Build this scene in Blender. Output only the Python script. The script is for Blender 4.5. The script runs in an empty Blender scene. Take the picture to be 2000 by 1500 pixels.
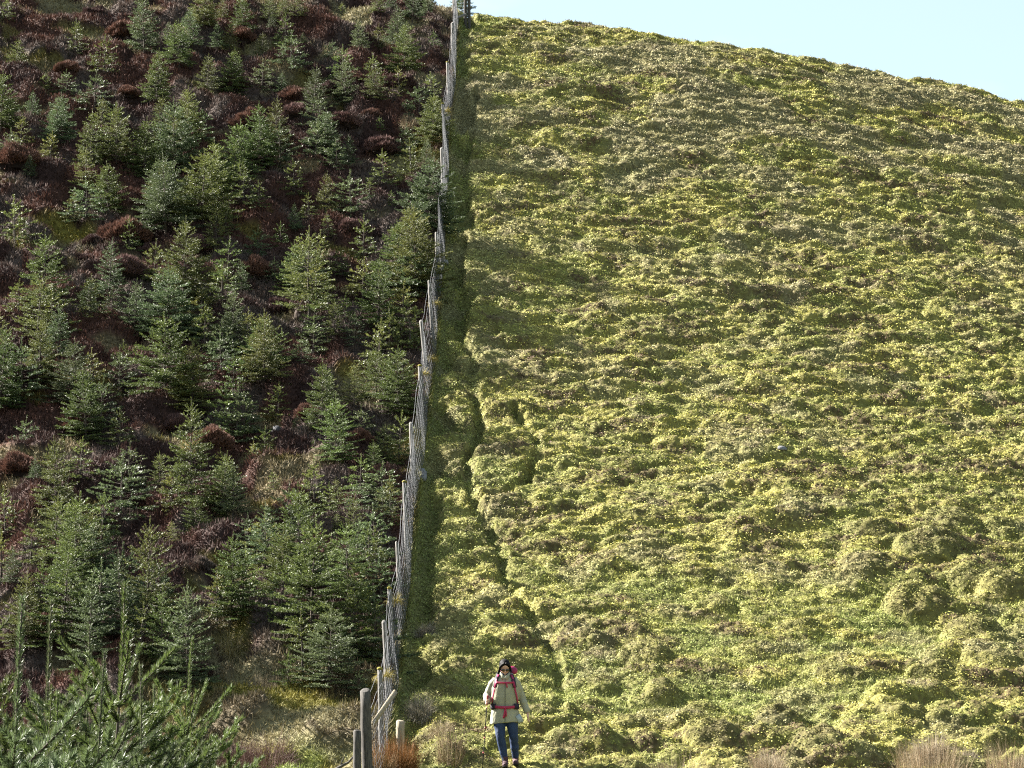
import bpy, bmesh, math, random
import numpy as np
from mathutils import Vector, Matrix

# ------------------------------------------------------------------ camera, sky, sun
SC = bpy.context.scene
C = SC.collection
F = 5080.0                       # focal length in photo pixels (2000 wide)
PITCH = math.radians(7.4)
cam = bpy.data.objects.new('camera', bpy.data.cameras.new('camera'))
C.objects.link(cam)
cam.location = (0, 0, 0)
cam.rotation_euler = (math.pi/2 + PITCH, 0, 0)
cam.data.sensor_width = 36.0
cam.data.lens = F/2000*36
cam.data.clip_start = 0.5
cam.data.clip_end = 20000
SC.camera = cam

TO_SUN = Vector((-0.72, 0.33, 0.56)).normalized()
W = bpy.data.worlds.new('World'); SC.world = W; W.use_nodes = True
nt = W.node_tree
bg = nt.nodes['Background']
sky = nt.nodes.new('ShaderNodeTexSky'); sky.sky_type = 'NISHITA'; sky.sun_disc = False
sky.sun_elevation = math.asin(TO_SUN.z); sky.sun_rotation = math.atan2(TO_SUN.x, TO_SUN.y)
sky.air_density = 1.0; sky.dust_density = 1.2; sky.ozone_density = 1.0; sky.altitude = 300
# a thin veil of high cloud
tc = nt.nodes.new('ShaderNodeTexCoord')
mp = nt.nodes.new('ShaderNodeMapping'); mp.inputs['Scale'].default_value = (2.2, 2.2, 7)
mp.inputs['Location'].default_value = (0.35, 0.1, 0.4)
nz = nt.nodes.new('ShaderNodeTexNoise'); nz.inputs['Scale'].default_value = 2.0; nz.inputs['Detail'].default_value = 5
cr = nt.nodes.new('ShaderNodeValToRGB'); cr.color_ramp.elements[0].position = .48; cr.color_ramp.elements[1].position = .72
mx = nt.nodes.new('ShaderNodeMixRGB'); mx.inputs[2].default_value = (4.6, 5.6, 5.8, 1)
mu = nt.nodes.new('ShaderNodeMath'); mu.operation = 'MULTIPLY_ADD'; mu.inputs[1].default_value = .7; mu.inputs[2].default_value = .42
L = nt.links.new
L(tc.outputs['Generated'], mp.inputs['Vector']); L(mp.outputs['Vector'], nz.inputs['Vector'])
L(nz.outputs['Fac'], cr.inputs['Fac']); L(cr.outputs['Color'], mu.inputs[0]); L(mu.outputs[0], mx.inputs['Fac'])
L(sky.outputs['Color'], mx.inputs[1]); L(mx.outputs['Color'], bg.inputs['Color'])
bg.inputs['Strength'].default_value = 0.0275

sl = bpy.data.lights.new('sun', 'SUN'); sl.energy = 5.0; sl.angle = math.radians(.5); sl.color = (1, .95, .86)
so = bpy.data.objects.new('sun', sl); C.objects.link(so)
so.rotation_euler = (-TO_SUN).to_track_quat('-Z', 'Y').to_euler(); so.location = (-40, 20, 60)
SC.view_settings.view_transform = 'Standard'; SC.view_settings.look = 'None'
SC.view_settings.gamma = 1; SC.view_settings.exposure = 3.1
SC.cycles.use_denoising = False; SC.cycles.pixel_filter_type = 'BLACKMAN_HARRIS'; SC.cycles.filter_width = 1.2
SC.cycles.max_bounces = 6; SC.cycles.diffuse_bounces = 3; SC.cycles.glossy_bounces = 2
SC.cycles.transmission_bounces = 3; SC.cycles.transparent_max_bounces = 4

ALB = .47
rng = np.random.default_rng(7)
random.seed(7)

# ------------------------------------------------------------------ helpers
def tag(o, label=None, cat=None, group=None, kind=None):
    if label: o['label'] = label
    if cat: o['category'] = cat
    if group: o['group'] = group
    if kind: o['kind'] = kind
    return o

def mesh_np(name, co, faces, mats=(), col=None, smooth=False, parent=None, link=True):
    """co (n,3), faces (m,k) with one k"""
    me = bpy.data.meshes.new(name)
    co = np.asarray(co, np.float32); faces = np.asarray(faces, np.int32)
    m, k = faces.shape
    me.vertices.add(len(co)); me.vertices.foreach_set('co', co.ravel())
    me.loops.add(m*k); me.loops.foreach_set('vertex_index', faces.ravel())
    me.polygons.add(m); me.polygons.foreach_set('loop_start', np.arange(0, m*k, k, dtype=np.int32))
    me.polygons.foreach_set('use_smooth', np.full(m, smooth))
    me.update(calc_edges=True)
    if col is not None:
        a = me.color_attributes.new('col', 'FLOAT_COLOR', 'POINT')
        c4 = np.ones((len(co), 4), np.float32); c4[:, :3] = col
        a.data.foreach_set('color', c4.ravel())
    for mt in mats: me.materials.append(mt)
    if not link: return me
    o = bpy.data.objects.new(name, me); C.objects.link(o)
    if parent: o.parent = parent
    return o

def empty(name, loc, rz=0):
    o = bpy.data.objects.new(name, None); C.objects.link(o); o.location = loc; o.rotation_euler = (0, 0, rz)
    o.empty_display_size = .2
    return o

class MB:
    """collects tubes, boxes and spheres into one mesh"""
    def __init__(s): s.v = []; s.f = []
    def tube(s, pts, rad, n=8, cap=True, flat=1.0):
        pts = [Vector(p) for p in pts]
        if not hasattr(rad, '__len__'): rad = [rad]*len(pts)
        base = len(s.v); up = Vector((0, 0, 1))
        prev = None
        for i, p in enumerate(pts):
            t = (pts[min(i+1, len(pts)-1)]-pts[max(i-1, 0)]).normalized()
            if prev is None:
                a = t.cross(up)
                if a.length < .05: a = t.cross(Vector((0, 1, 0)))
                a.normalize()
            else:
                a = prev-t*prev.dot(t); a.normalize()
            prev = a; b = t.cross(a)
            for k in range(n):
                an = 2*math.pi*k/n
                s.v.append(p+(a*math.cos(an)+b*math.sin(an)*flat)*rad[i])
        for i in range(len(pts)-1):
            for k in range(n):
                s.f.append([base+i*n+k, base+i*n+(k+1) % n, base+(i+1)*n+(k+1) % n, base+(i+1)*n+k])
        if cap:
            s.f.append([base+k for k in range(n)][::-1]); e = base+(len(pts)-1)*n
            s.f.append([e+k for k in range(n)])
        return s
    def ribbon(s, pts, w, th, nrm):
        """flat strap along pts with width direction = tangent x nrm"""
        pts = [Vector(p) for p in pts]; nr = [Vector(q).normalized() for q in nrm]
        base = len(s.v)
        for i, p in enumerate(pts):
            t = (pts[min(i+1, len(pts)-1)]-pts[max(i-1, 0)]).normalized()
            a = t.cross(nr[i]).normalized(); q = nr[i]
            for (u, v) in ((-1, -1), (1, -1), (1, 1), (-1, 1)):
                s.v.append(p+a*u*w/2+q*v*th/2)
        for i in range(len(pts)-1):
            for k in range(4):
                s.f.append([base+i*4+k, base+i*4+(k+1) % 4, base+(i+1)*4+(k+1) % 4, base+(i+1)*4+k])
        s.f.append([base, base+1, base+2, base+3][::-1]); e = base+(len(pts)-1)*4
        s.f.append([e, e+1, e+2, e+3])
        return s
    def ball(s, c, r, n=10, m=7, rot=None):
        c = Vector(c); base = len(s.v)
        if not hasattr(r, '__len__'): r = (r, r, r)
        for i in range(m+1):
            th = math.pi*i/m
            for k in range(n):
                ph = 2*math.pi*k/n
                q = Vector((r[0]*math.sin(th)*math.cos(ph), r[1]*math.sin(th)*math.sin(ph), r[2]*math.cos(th)))
                if rot: q = rot @ q
                s.v.append(c+q)
        for i in range(m):
            for k in range(n):
                s.f.append([base+i*n+k, base+(i+1)*n+k, base+(i+1)*n+(k+1) % n, base+i*n+(k+1) % n])
        return s
    def build(s, name, mat, parent=None, smooth=True, sub=0):
        me = bpy.data.meshes.new(name); me.from_pydata([tuple(v) for v in s.v], [], s.f); me.update()
        me.polygons.foreach_set('use_smooth', [smooth]*len(me.polygons))
        if mat: me.materials.append(mat)
        o = bpy.data.objects.new(name, me); C.objects.link(o)
        if parent: o.parent = parent
        if sub:
            md = o.modifiers.new('s', 'SUBSURF'); md.levels = sub; md.render_levels = sub
        return o

# gradient-free smooth value noise on arrays
_P = rng.random((256, 256)).astype(np.float32)
def vnoise(x, y, seed=0):
    x = x+seed*17.31; y = y+seed*9.77
    xi = np.floor(x).astype(np.int64); yi = np.floor(y).astype(np.int64)
    fx = x-xi; fy = y-yi
    fx = fx*fx*fx*(fx*(fx*6-15)+10); fy = fy*fy*fy*(fy*(fy*6-15)+10)
    a = _P[xi & 255, yi & 255]; b = _P[(xi+1) & 255, yi & 255]
    c = _P[xi & 255, (yi+1) & 255]; d = _P[(xi+1) & 255, (yi+1) & 255]
    return (a*(1-fx)+b*fx)*(1-fy)+(c*(1-fx)+d*fx)*fy
def fbm(x, y, o=4, seed=0):
    r = 0; a = .5; t = 0
    for i in range(o):
        ca, sa = math.cos(i*1.3+.4), math.sin(i*1.3+.4)
        r = r+a*vnoise((x*ca-y*sa)*2**i, (x*sa+y*ca)*2**i, seed+i*3); t += a; a *= .52
    return r/t
def sstep(x, a, b):
    t = np.clip((x-a)/(b-a), 0, 1); return t*t*(3-2*t)

# ------------------------------------------------------------------ the lie of the land
SLOPE = [(-400,-2),(-30,0),(20,0),(28,5),(34,14),(38,19),(44,23),(50,27),(60,31),(70,35.5),(76,34),(79,26),(81,12),(84,0),(90,-7),(120,-12),(300,-8),(800,0),(9000,0)]
_ys = np.arange(-400, 4000, .1)
_s = np.interp(_ys, [t[0] for t in SLOPE], [t[1] for t in SLOPE])
_z = np.cumsum(np.tan(np.radians(_s)))*.1
_z = _z-np.interp(40, _ys, _z)+40*math.tan(PITCH-math.atan(752/F))
def zbase(x, y):
    x = np.asarray(x, float); y = np.asarray(y, float)
    z = np.interp(y, _ys, _z)
    w = sstep(y, 34, 80)
    u = np.clip(x+1.6, 0, None); u2 = np.clip(u, 0, 40)
    v = np.clip(-x-1.6, 0, 60)
    z = z-w*(0.09*u2+0.0042*u2*u2+np.clip(u-40, 0, None)*.3)+w*(0.13*v)
    # the left bank sits slightly higher than the grazed side
    z = z + 0.0*x
    return z

def proj(x, y, z):
    c, s = math.cos(PITCH), math.sin(PITCH)
    d = y*c+z*s; v = -y*s+z*c
    return 1000+F*x/d, 750-F*v/d
def ground_at(px, py, y0=14.0, y1=84.0, h=0.0):
    """where the sight line through photo pixel px,py meets the hillside (raised by h)"""
    c, s = math.cos(PITCH), math.sin(PITCH)
    a = (px-1000)/F; b = (750-py)/F
    dx, dy, dz = a, c-b*s, s+b*c
    yy = np.arange(y0, y1, .02); t = yy/dy
    g = zbase(t*dx, yy)+h-t*dz
    k = np.argmax(g > 0) if (g > 0).any() else len(yy)-1
    return float(t[k]*dx), float(yy[k])

# fence posts: photo pixel of each top, from the foot of the slope to the crest
FH = 1.42
POST_TOP = [(712,1352),(739,1308),(752,1216),(762,1150),(775,1062),(788,942),(801,828),(818,715),(828,628),(838,550),(847,457),(855,365),(859,290),(862,203),(869,122),(877,45),(883,-35)]
posts = []
for (tx, ty) in POST_TOP:
    h = FH+(.1 if ty == 1352 else 0)
    x, y = ground_at(tx+9, ty, h=h*1.0)
    posts.append((x, y))
posts_a = np.array(posts)
def fence_x(y):
    return np.interp(y, posts_a[:, 1], posts_a[:, 0])
# extend the line beyond both ends
FX0 = posts_a[0, 0]-(posts_a[2, 0]-posts_a[0, 0])/(posts_a[2, 1]-posts_a[0, 1])*(posts_a[0, 1]-20)
_fy = np.concatenate([[0, posts_a[0, 1]-6], posts_a[:, 1], [90, 140]])
_fx = np.concatenate([[posts_a[0, 0]-3.2, posts_a[0, 0]-.9], posts_a[:, 0], [posts_a[-1, 0]-.1, posts_a[-1, 0]-2]])
def fence_x(y): return np.interp(y, _fy, _fx)

# sheep tracks (photo pixels, then laid on the slope)
TRACKS = [([(905,330),(912,380),(897,420),(905,470),(893,520),(905,600),(895,650),(930,700),(922,745),(932,800),(935,850),(915,900),(912,940),(930,985),(955,1030),(980,1080),(985,1140),(1030,1180),(1065,1240),(1085,1290),(1100,1350),(1085,1400)], .15, .20),
          ([(1000,800),(1035,840),(1052,885),(1030,935),(985,970),(945,978)], .13, .16),
          ([(930,180),(925,230),(915,280),(905,330)], .12, .12)]
tracks = []
for pts, w, d in TRACKS:
    g = [ground_at(px, py) for px, py in pts]
    q = []
    for a, b in zip(g[:-1], g[1:]):
        n = max(2, int(math.hypot(b[0]-a[0], b[1]-a[1])/.06))
        for i in range(n): q.append((a[0]+(b[0]-a[0])*i/n, a[1]+(b[1]-a[1])*i/n))
    tracks.append((np.array(q), w, d))

# fine zone
GX0, GX1, GY0, GY1, ST = -17.5, 19.5, 30.0, 87.0, 0.04
fx_ = np.arange(GX0, GX1+.001, ST); fy_ = np.arange(GY0, GY1+.001, ST)
X, Y = np.meshgrid(fx_, fy_, indexing='ij')
NXf, NYf = X.shape
FXL = fence_x(Y)
RIGHT = sstep(X-FXL, .05, .5)          # 1 on the grazed side
LEFT = 1-sstep(X-FXL, -.5, .05)

def stamp(H, cx, cy, rx, ry, h, rot=0., p=.55, mode='max'):
    R = max(rx, ry)
    i0 = max(0, int((cx-R-GX0)/ST)); i1 = min(NXf, int((cx+R-GX0)/ST)+2)
    j0 = max(0, int((cy-R-GY0)/ST)); j1 = min(NYf, int((cy+R-GY0)/ST)+2)
    if i1 <= i0 or j1 <= j0: return
    dx = X[i0:i1, j0:j1]-cx; dy = Y[i0:i1, j0:j1]-cy
    c, s = math.cos(rot), math.sin(rot)
    r2 = ((dx*c+dy*s)/rx)**2+((-dx*s+dy*c)/ry)**2
    v = h*np.clip(1-r2, 0, None)**p
    if mode == 'max': H[i0:i1, j0:j1] = np.maximum(H[i0:i1, j0:j1], v)
    elif mode == 'min': H[i0:i1, j0:j1] = np.maximum(H[i0:i1, j0:j1], v)
    else: H[i0:i1, j0:j1] += v

HB = np.zeros_like(X)                   # hummocks of the grazed slope
wx = X+.5*(fbm(X*.7, Y*.7, 2, 31)-.5); 
for i in range(3000):
    y = 33+(84-33)*rng.random()**.85; x = fence_x(y)+.5+rng.random()*(GX1-fence_x(y)-.5)
    near = 1-sstep(np.array(y), 42, 60)
    r = (.12+.19*rng.random()**1.8)*(1+.3*float(near))
    h = r*(.38+.34*rng.random())*(1+.15*float(near))
    stamp(HB, x, y, r*(1.5+.9*rng.random()), r*(.7+.3*rng.random()), h, rng.normal(0, .2))
for i in range(1500):                   # long terracettes across the upper slope
    y = 50+(83-50)*rng.random(); x = fence_x(y)+.8+rng.random()*(GX1-fence_x(y)-.8)
    r = .2+.2*rng.random()
    stamp(HB, x, y, r*(2.4+2.2*rng.random()), r*.75, r*(.45+.35*rng.random()), rng.normal(-.06, .14), p=.5)
HS = np.zeros_like(X)                   # fist-sized clumps over everything
for i in range(62000):
    y = 33+(84-33)*rng.random()**.9; x = fence_x(y)+.3+rng.random()*(GX1-fence_x(y)-.3)
    r = .065+.085*rng.random()**1.5
    stamp(HS, x, y, r*(1.4+1.3*rng.random()), r*.85, r*(.55+.50*rng.random()), rng.normal(0, .22), p=.5)
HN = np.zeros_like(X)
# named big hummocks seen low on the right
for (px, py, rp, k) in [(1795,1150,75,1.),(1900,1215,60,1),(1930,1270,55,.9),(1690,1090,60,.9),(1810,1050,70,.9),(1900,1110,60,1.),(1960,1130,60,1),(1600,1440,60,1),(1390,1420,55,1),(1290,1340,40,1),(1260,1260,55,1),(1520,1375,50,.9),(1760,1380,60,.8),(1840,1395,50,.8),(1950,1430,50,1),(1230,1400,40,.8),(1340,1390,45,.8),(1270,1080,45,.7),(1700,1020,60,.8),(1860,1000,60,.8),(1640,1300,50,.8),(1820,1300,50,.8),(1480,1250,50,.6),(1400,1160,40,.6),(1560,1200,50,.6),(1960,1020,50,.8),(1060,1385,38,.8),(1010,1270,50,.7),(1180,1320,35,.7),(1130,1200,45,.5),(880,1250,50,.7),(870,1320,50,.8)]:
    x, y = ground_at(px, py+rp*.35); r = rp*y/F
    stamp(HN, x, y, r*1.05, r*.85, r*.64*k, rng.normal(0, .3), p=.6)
TR = np.zeros_like(X)
for q, w, d in tracks:
    for (x, y) in q[::2]: stamp(TR, x+rng.normal(0, .03), y, w*1.05, w*1.05, 1.0, p=1.1)
trd = TR
# narrow gutter along the foot of the fence, deepened to throw shade
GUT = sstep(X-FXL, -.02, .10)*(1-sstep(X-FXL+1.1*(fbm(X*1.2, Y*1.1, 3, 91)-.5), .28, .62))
TR = TR*(.35+.65*sstep(fbm(X*1.1, Y*1.3, 2, 111), .35, .5))
clear = np.clip(1-TR*1.0, 0, 1)*sstep(X-FXL+1.1*(fbm(X*1.2, Y*1.1, 3, 91)-.5), .28, .7)
green = sstep(fbm(X*.28, Y*.45, 3, 5), .50, .60)*(1-sstep(Y, 44, 52))*.8+.3*sstep(fbm(X*.25, Y*.4, 3, 8), .55, .65)
green = np.clip(green+1.0*(1-sstep(Y, 35, 39.5)), 0, 1)
terr = fbm(X*.9, Y*3.4+.5*fbm(X*.5, Y*.5, 2, 3)*3, 3, 11)
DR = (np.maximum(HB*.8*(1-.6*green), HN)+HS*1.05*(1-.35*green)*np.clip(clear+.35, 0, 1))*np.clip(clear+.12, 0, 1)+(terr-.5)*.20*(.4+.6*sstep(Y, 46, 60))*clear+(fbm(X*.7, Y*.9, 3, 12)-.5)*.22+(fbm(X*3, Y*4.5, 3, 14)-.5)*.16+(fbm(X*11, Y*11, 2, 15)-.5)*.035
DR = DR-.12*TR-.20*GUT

HB = np.maximum(HB, HN*.9)
HL = np.zeros_like(X)                   # heather mounds of the planted side
for i in range(2100):
    y = 31+(86-31)*rng.random(); x = GX0+rng.random()*(fence_x(y)-.5-GX0)
    r = .3+.42*rng.random()**1.3
    stamp(HL, x, y, r*(1+.3*rng.random()), r*.85, r*(.5+.3*rng.random()), rng.normal(0, .4), p=.6)
moss = .7*sstep(fbm(X*.8+3, Y*1.1, 3, 21), .64, .69)
moss = np.clip(moss+(1-sstep(Y, 76.5, 80))*0+sstep(Y, 76, 79)*.8*sstep(fbm(X*.6, Y*.6, 2, 44), .35, .5), 0, 1)
MOSSP = [(240,500,90,25),(200,520,80,20),(130,450,70,25),(460,285,60,18),(640,240,40,15),(430,290,40,15),(690,760,50,30),(740,790,45,35),(500,900,35,25),(420,1130,60,40),(440,1260,50,30),(500,1315,80,35),(560,1365,100,30),(620,1390,80,30),(520,1350,90,40),(470,1300,50,25),(590,1420,110,30),(460,1240,30,25),(380,880,50,30),(800,310,50,40),(850,270,30,60),(60,480,60,30),(300,1220,30,20),(640,1440,100,40),(120,1035,60,30),(160,70,60,15),(560,100,120,20),(760,60,120,30),(640,30,150,25),(180,15,160,15),(790,850,40,40),(330,870,50,30)]
MS = np.zeros_like(X)
for px, py, a, b in MOSSP:
    x, y = ground_at(px, py); 
    stamp(MS, x, y, a*y/F*1.1, max(.35, b*y/F*2.4), 1., p=.5)
MS = MS*sstep(fbm(X*1.4, Y*1.4, 3, 23), .36, .5)
bank = (1-sstep(Y+fbm(X*.8, Y*.8, 2, 95)*2, 44.5, 46.5))*sstep(X+fbm(X, Y, 2, 96)*1.2, -5.6, -4.6)*LEFT
grassL = (1-sstep(Y+fbm(X*.8, Y*.8, 2, 97)*2, 40.8, 42.6))*sstep(X, -5.4, -4.2)*LEFT     # the green flat at the foot of the fence
moss = np.clip(np.maximum(np.maximum(moss*.8, MS), bank*(.35+.65*sstep(fbm(X*1.2, Y*1.2, 3, 98), .35, .5))), 0, 1)
mossy = np.clip(moss+grassL, 0, 1)
DL = HL*(1-.75*mossy)+(fbm(X*.6, Y*.6, 3, 25)-.5)*.7+(fbm(X*1.6, Y*1.8, 3, 26)-.5)*.3+(fbm(X*6, Y*6, 3, 27)-.5)*.10
DR = DR-.16
D = DR*RIGHT+(DL-.12)*LEFT+.14*sstep(X-FXL, -.7, -.15)*(1-sstep(X-FXL, -.03, .08))
edge = sstep(X, GX0, GX0+1)*(1-sstep(X, GX1-1, GX1))*sstep(Y, GY0, GY0+1)*(1-sstep(Y, GY1-2, GY1))
for _px, _py, _r0 in ((986, 1500, .55),):
    _x, _y = ground_at(_px, _py); D = D*(1-.92*np.exp(-((X-_x)**2+(Y-_y)**2)/_r0**2))
D = D*edge
ZF = zbase(X, Y)+D
def gsamp(A, x, y):
    u = np.clip((np.asarray(x)-GX0)/ST, 0, NXf-1.001); v = np.clip((np.asarray(y)-GY0)/ST, 0, NYf-1.001)
    i = u.astype(int); j = v.astype(int); a = u-i; b = v-j
    return (A[i, j]*(1-a)+A[i+1, j]*a)*(1-b)+(A[i, j+1]*(1-a)+A[i+1, j+1]*a)*b
def ztop(x, y):
    """height of the finished ground"""
    x = float(x); y = float(y)
    if GX0 < x < GX1 and GY0 < y < GY1: return float(gsamp(ZF, x, y))
    return float(zbase(x, y))
gx = np.gradient(ZF, ST, axis=0); gy = np.gradient(ZF, ST, axis=1)

# ---------------- colours of the ground and its cover
def mixc(a, b, t): return a*(1-t[..., None])+b*t[..., None]
c_bil = np.array([.67, .63, .155]); c_bil2 = np.array([.46, .48, .115]); c_brown = np.array([.17, .105, .06])
c_grass = np.array([.42, .50, .15]); c_straw = np.array([.50, .44, .25]); c_moss = np.array([.36, .32, .07])
c_heath = np.array([.105, .060, .052]); c_heath2 = np.array([.165, .082, .062]); c_heath3 = np.array([.185, .145, .125])
def cover_colour(x, y):
    """albedo of the plants at x,y (arrays), some shade painted in"""
    r = sstep(x-fence_x(y), -.1, .15)
    hb = gsamp(HB, x, y)*gsamp(clear, x, y)
    g = gsamp(green, x, y); t = gsamp(TR, x, y)
    b = np.broadcast_to(c_bil, x.shape+(3,)).copy()
    b = mixc(b, c_bil2, sstep(fbm(x*1.3, y*1.5, 3, 51), .42, .62))
    br = sstep(fbm(x*.9, y*1.7, 3, 52), .50, .70)*.42+.40*sstep(fbm(x*2.6, y*7.5, 2, 57), .52, .66)
    br = np.clip(br+.35*sstep(hb, .16, .34)*sstep(fbm(x*2.2, y*2.2, 2, 53), .4, .6), 0, .8)
    br = np.where(rng.random(x.shape) < br, np.minimum(1, br+.35), br*.35)
    b = mixc(b, c_brown, br)
    gg = np.clip(g*(1-sstep(hb, .05, .16))+.9*t+.5*(1-sstep(x-fence_x(y)+2*(fbm(x*.9, y*.9, 2, 92)-.5), .6, 1.8)), 0, 1)
    b = mixc(b, c_grass, gg*.6)
    b = mixc(b, c_grass*.62, .8*sstep(x-fence_x(y), -.1, .1)*(1-sstep(x-fence_x(y)+1.1*(fbm(x*1.2, y*1.1, 3, 91)-.5), .35, .65)))  # strip beside the fence: its shadow painted in as darker grass
    b = mixc(b, np.array([.24, .235, .075]), .6*sstep(gsamp(HN, x, y), .03, .14))  # big hummocks: browner plant mix, with their shade painted in too
    st = sstep(fbm(x*.35+7, y*.5, 3, 55), .5, .64)*sstep(y, 58, 72)*.75+sstep(fbm(x*1.1, y*1.2, 2, 56), .62, .72)*.45
    st = st+.5*sstep(x-.35*(y-60), 6, 12)*sstep(y, 60, 68)*sstep(fbm(x*.8, y*.8, 3, 58), .4, .6)
    b = mixc(b, c_straw, np.clip(st, 0, .8))
    # planted side
    l = np.broadcast_to(c_heath, x.shape+(3,)).copy()
    l = mixc(l, c_heath2, sstep(fbm(x*.8, y*.8, 2, 61), .48, .6))
    l = mixc(l, c_heath3, sstep(fbm(x*1.1, y*1.1, 2, 62), .55, .66)*.8)
    m = gsamp(moss, x, y); gl = gsamp(grassL, x, y)
    mc = mixc(np.broadcast_to(c_moss, x.shape+(3,)).copy(), c_straw, np.clip(sstep(fbm(x*.7, y*.9, 2, 63), .42, .56)+sstep(y, 72, 77), 0, 1)*.9)
    l = mixc(l, mc, m)
    l = mixc(l, c_grass*1.05, gl*.9*sstep(fbm(x*1.3, y*1.3, 2, 66), .3, .5))
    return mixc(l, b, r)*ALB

# ------------------------------------------------------------------ materials
def mat_attr(name, rough=.8, trans=0., spec=.3, tint=.0, noise=None, bump=None):
    m = bpy.data.materials.new(name); m.use_nodes = True
    n = m.node_tree; p = n.nodes['Principled BSDF']; out = n.nodes['Material Output']
    a = n.nodes.new('ShaderNodeAttribute'); a.attribute_name = 'col'
    c = a.outputs['Color']
    if tint:
        oi = n.nodes.new('ShaderNodeObjectInfo')
        hs = n.nodes.new('ShaderNodeHueSaturation')
        mr = n.nodes.new('ShaderNodeMapRange'); mr.inputs['To Min'].default_value = 1-tint; mr.inputs['To Max'].default_value = 1+tint
        mh = n.nodes.new('ShaderNodeMapRange'); mh.inputs['To Min'].default_value = .468; mh.inputs['To Max'].default_value = .508
        mm = n.nodes.new('ShaderNodeMath'); mm.operation = 'FRACT'
        m7 = n.nodes.new('ShaderNodeMath'); m7.operation = 'MULTIPLY'; m7.inputs[1].default_value = 7.13
        n.links.new(oi.outputs['Random'], mr.inputs['Value']); n.links.new(oi.outputs['Random'], m7.inputs[0])
        n.links.new(m7.outputs[0], mm.inputs[0]); n.links.new(mm.outputs[0], mh.inputs['Value'])
        n.links.new(mh.outputs[0], hs.inputs['Hue']); n.links.new(mr.outputs[0], hs.inputs['Value']); n.links.new(c, hs.inputs['Color'])
        c = hs.outputs['Color']
    if noise:
        tx = n.nodes.new('ShaderNodeTexNoise'); tx.inputs['Scale'].default_value = noise[0]; tx.inputs['Detail'].default_value = 6
        tcx = n.nodes.new('ShaderNodeTexCoord'); n.links.new(tcx.outputs['Object'], tx.inputs['Vector'])
        mr2 = n.nodes.new('ShaderNodeMapRange'); mr2.inputs['From Min'].default_value = .3; mr2.inputs['From Max'].default_value = .7
        mr2.inputs['To Min'].default_value = noise[1]; mr2.inputs['To Max'].default_value = noise[2]
        n.links.new(tx.outputs['Fac'], mr2.inputs['Value'])
        h2 = n.nodes.new('ShaderNodeHueSaturation'); n.links.new(mr2.outputs[0], h2.inputs['Value']); n.links.new(c, h2.inputs['Color'])
        c = h2.outputs['Color']
        if bump:
            bp = n.nodes.new('ShaderNodeBump'); bp.inputs['Strength'].default_value = 1; bp.inputs['Distance'].default_value = bump
            n.links.new(tx.outputs['Fac'], bp.inputs['Height']); n.links.new(bp.outputs['Normal'], p.inputs['Normal'])
    n.links.new(c, p.inputs['Base Color'])
    p.inputs['Roughness'].default_value = rough; p.inputs['Specular IOR Level'].default_value = spec
    if trans:
        tr = n.nodes.new('ShaderNodeBsdfTranslucent'); n.links.new(c, tr.inputs['Color'])
        ms = n.nodes.new('ShaderNodeMixShader'); ms.inputs['Fac'].default_value = trans
        n.links.new(p.outputs[0], ms.inputs[1]); n.links.new(tr.outputs[0], ms.inputs[2]); n.links.new(ms.outputs[0], out.inputs['Surface'])
    return m

def mat_plain(name, col, rough=.7, spec=.4, col2=None, scale=20., bump=0., stretch=(1, 1, 1), metal=0.):
    m = bpy.data.materials.new(name); m.use_nodes = True
    n = m.node_tree; p = n.nodes['Principled BSDF']
    tx = n.nodes.new('ShaderNodeTexNoise'); tx.inputs['Scale'].default_value = scale; tx.inputs['Detail'].default_value = 5
    tcx = n.nodes.new('ShaderNodeTexCoord'); mp_ = n.nodes.new('ShaderNodeMapping'); mp_.inputs['Scale'].default_value = stretch
    n.links.new(tcx.outputs['Object'], mp_.inputs['Vector']); n.links.new(mp_.outputs['Vector'], tx.inputs['Vector'])
    r = n.nodes.new('ShaderNodeValToRGB'); r.color_ramp.elements[0].position = .35; r.color_ramp.elements[1].position = .65
    c2 = col2 or tuple(k*.75 for k in col)
    r.color_ramp.elements[0].color = (*[k*ALB for k in c2], 1); r.color_ramp.elements[1].color = (*[k*ALB for k in col], 1)
    n.links.new(tx.outputs['Fac'], r.inputs['Fac']); n.links.new(r.outputs['Color'], p.inputs['Base Color'])
    p.inputs['Roughness'].default_value = rough; p.inputs['Specular IOR Level'].default_value = spec; p.inputs['Metallic'].default_value = metal
    if bump:
        bp = n.nodes.new('ShaderNodeBump'); bp.inputs['Distance'].default_value = bump; bp.inputs['Strength'].default_value = 1
        n.links.new(tx.outputs['Fac'], bp.inputs['Height']); n.links.new(bp.outputs['Normal'], p.inputs['Normal'])
    return m

M_ground = mat_attr('ground', .95, 0, .1, noise=(9, .55, 1.25), bump=.06)
M_leaf = mat_attr('low_leaf', .7, .10, .15)
M_heath = mat_attr('heather', .85, .1, .15)
M_needle = mat_attr('spruce_needle', .5, .30, .32, tint=.22)
M_bark = mat_plain('spruce_bark', (.16, .13, .10), .9, .2, (.07, .055, .045), 30, .01, (1, 1, .2))
M_wood = mat_plain('weathered_wood', (.36, .34, .32), .85, .2, (.15, .14, .125), 14, .006, (6, 6, .6))
M_wooddark = mat_plain('old_dark_wood', (.16, .145, .13), .9, .2, (.07, .065, .06), 14, .008, (6, 6, .6))
M_woodpale = mat_plain('pale_wood', (.55, .48, .36), .8, .2, (.35, .28, .19), 16, .004, (6, 6, .5))
M_wire = mat_plain('galvanised_wire', (.20, .205, .23), .6, .4, (.11, .115, .13), 30, 0, metal=.1)
M_stone = mat_plain('pale_stone', (.30, .30, .31), .9, .2, (.19, .19, .20), 9, .03)
M_lichen = mat_plain('lichen', (.40, .36, .08), .95, .1, (.2, .17, .05), 25, .01)

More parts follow.
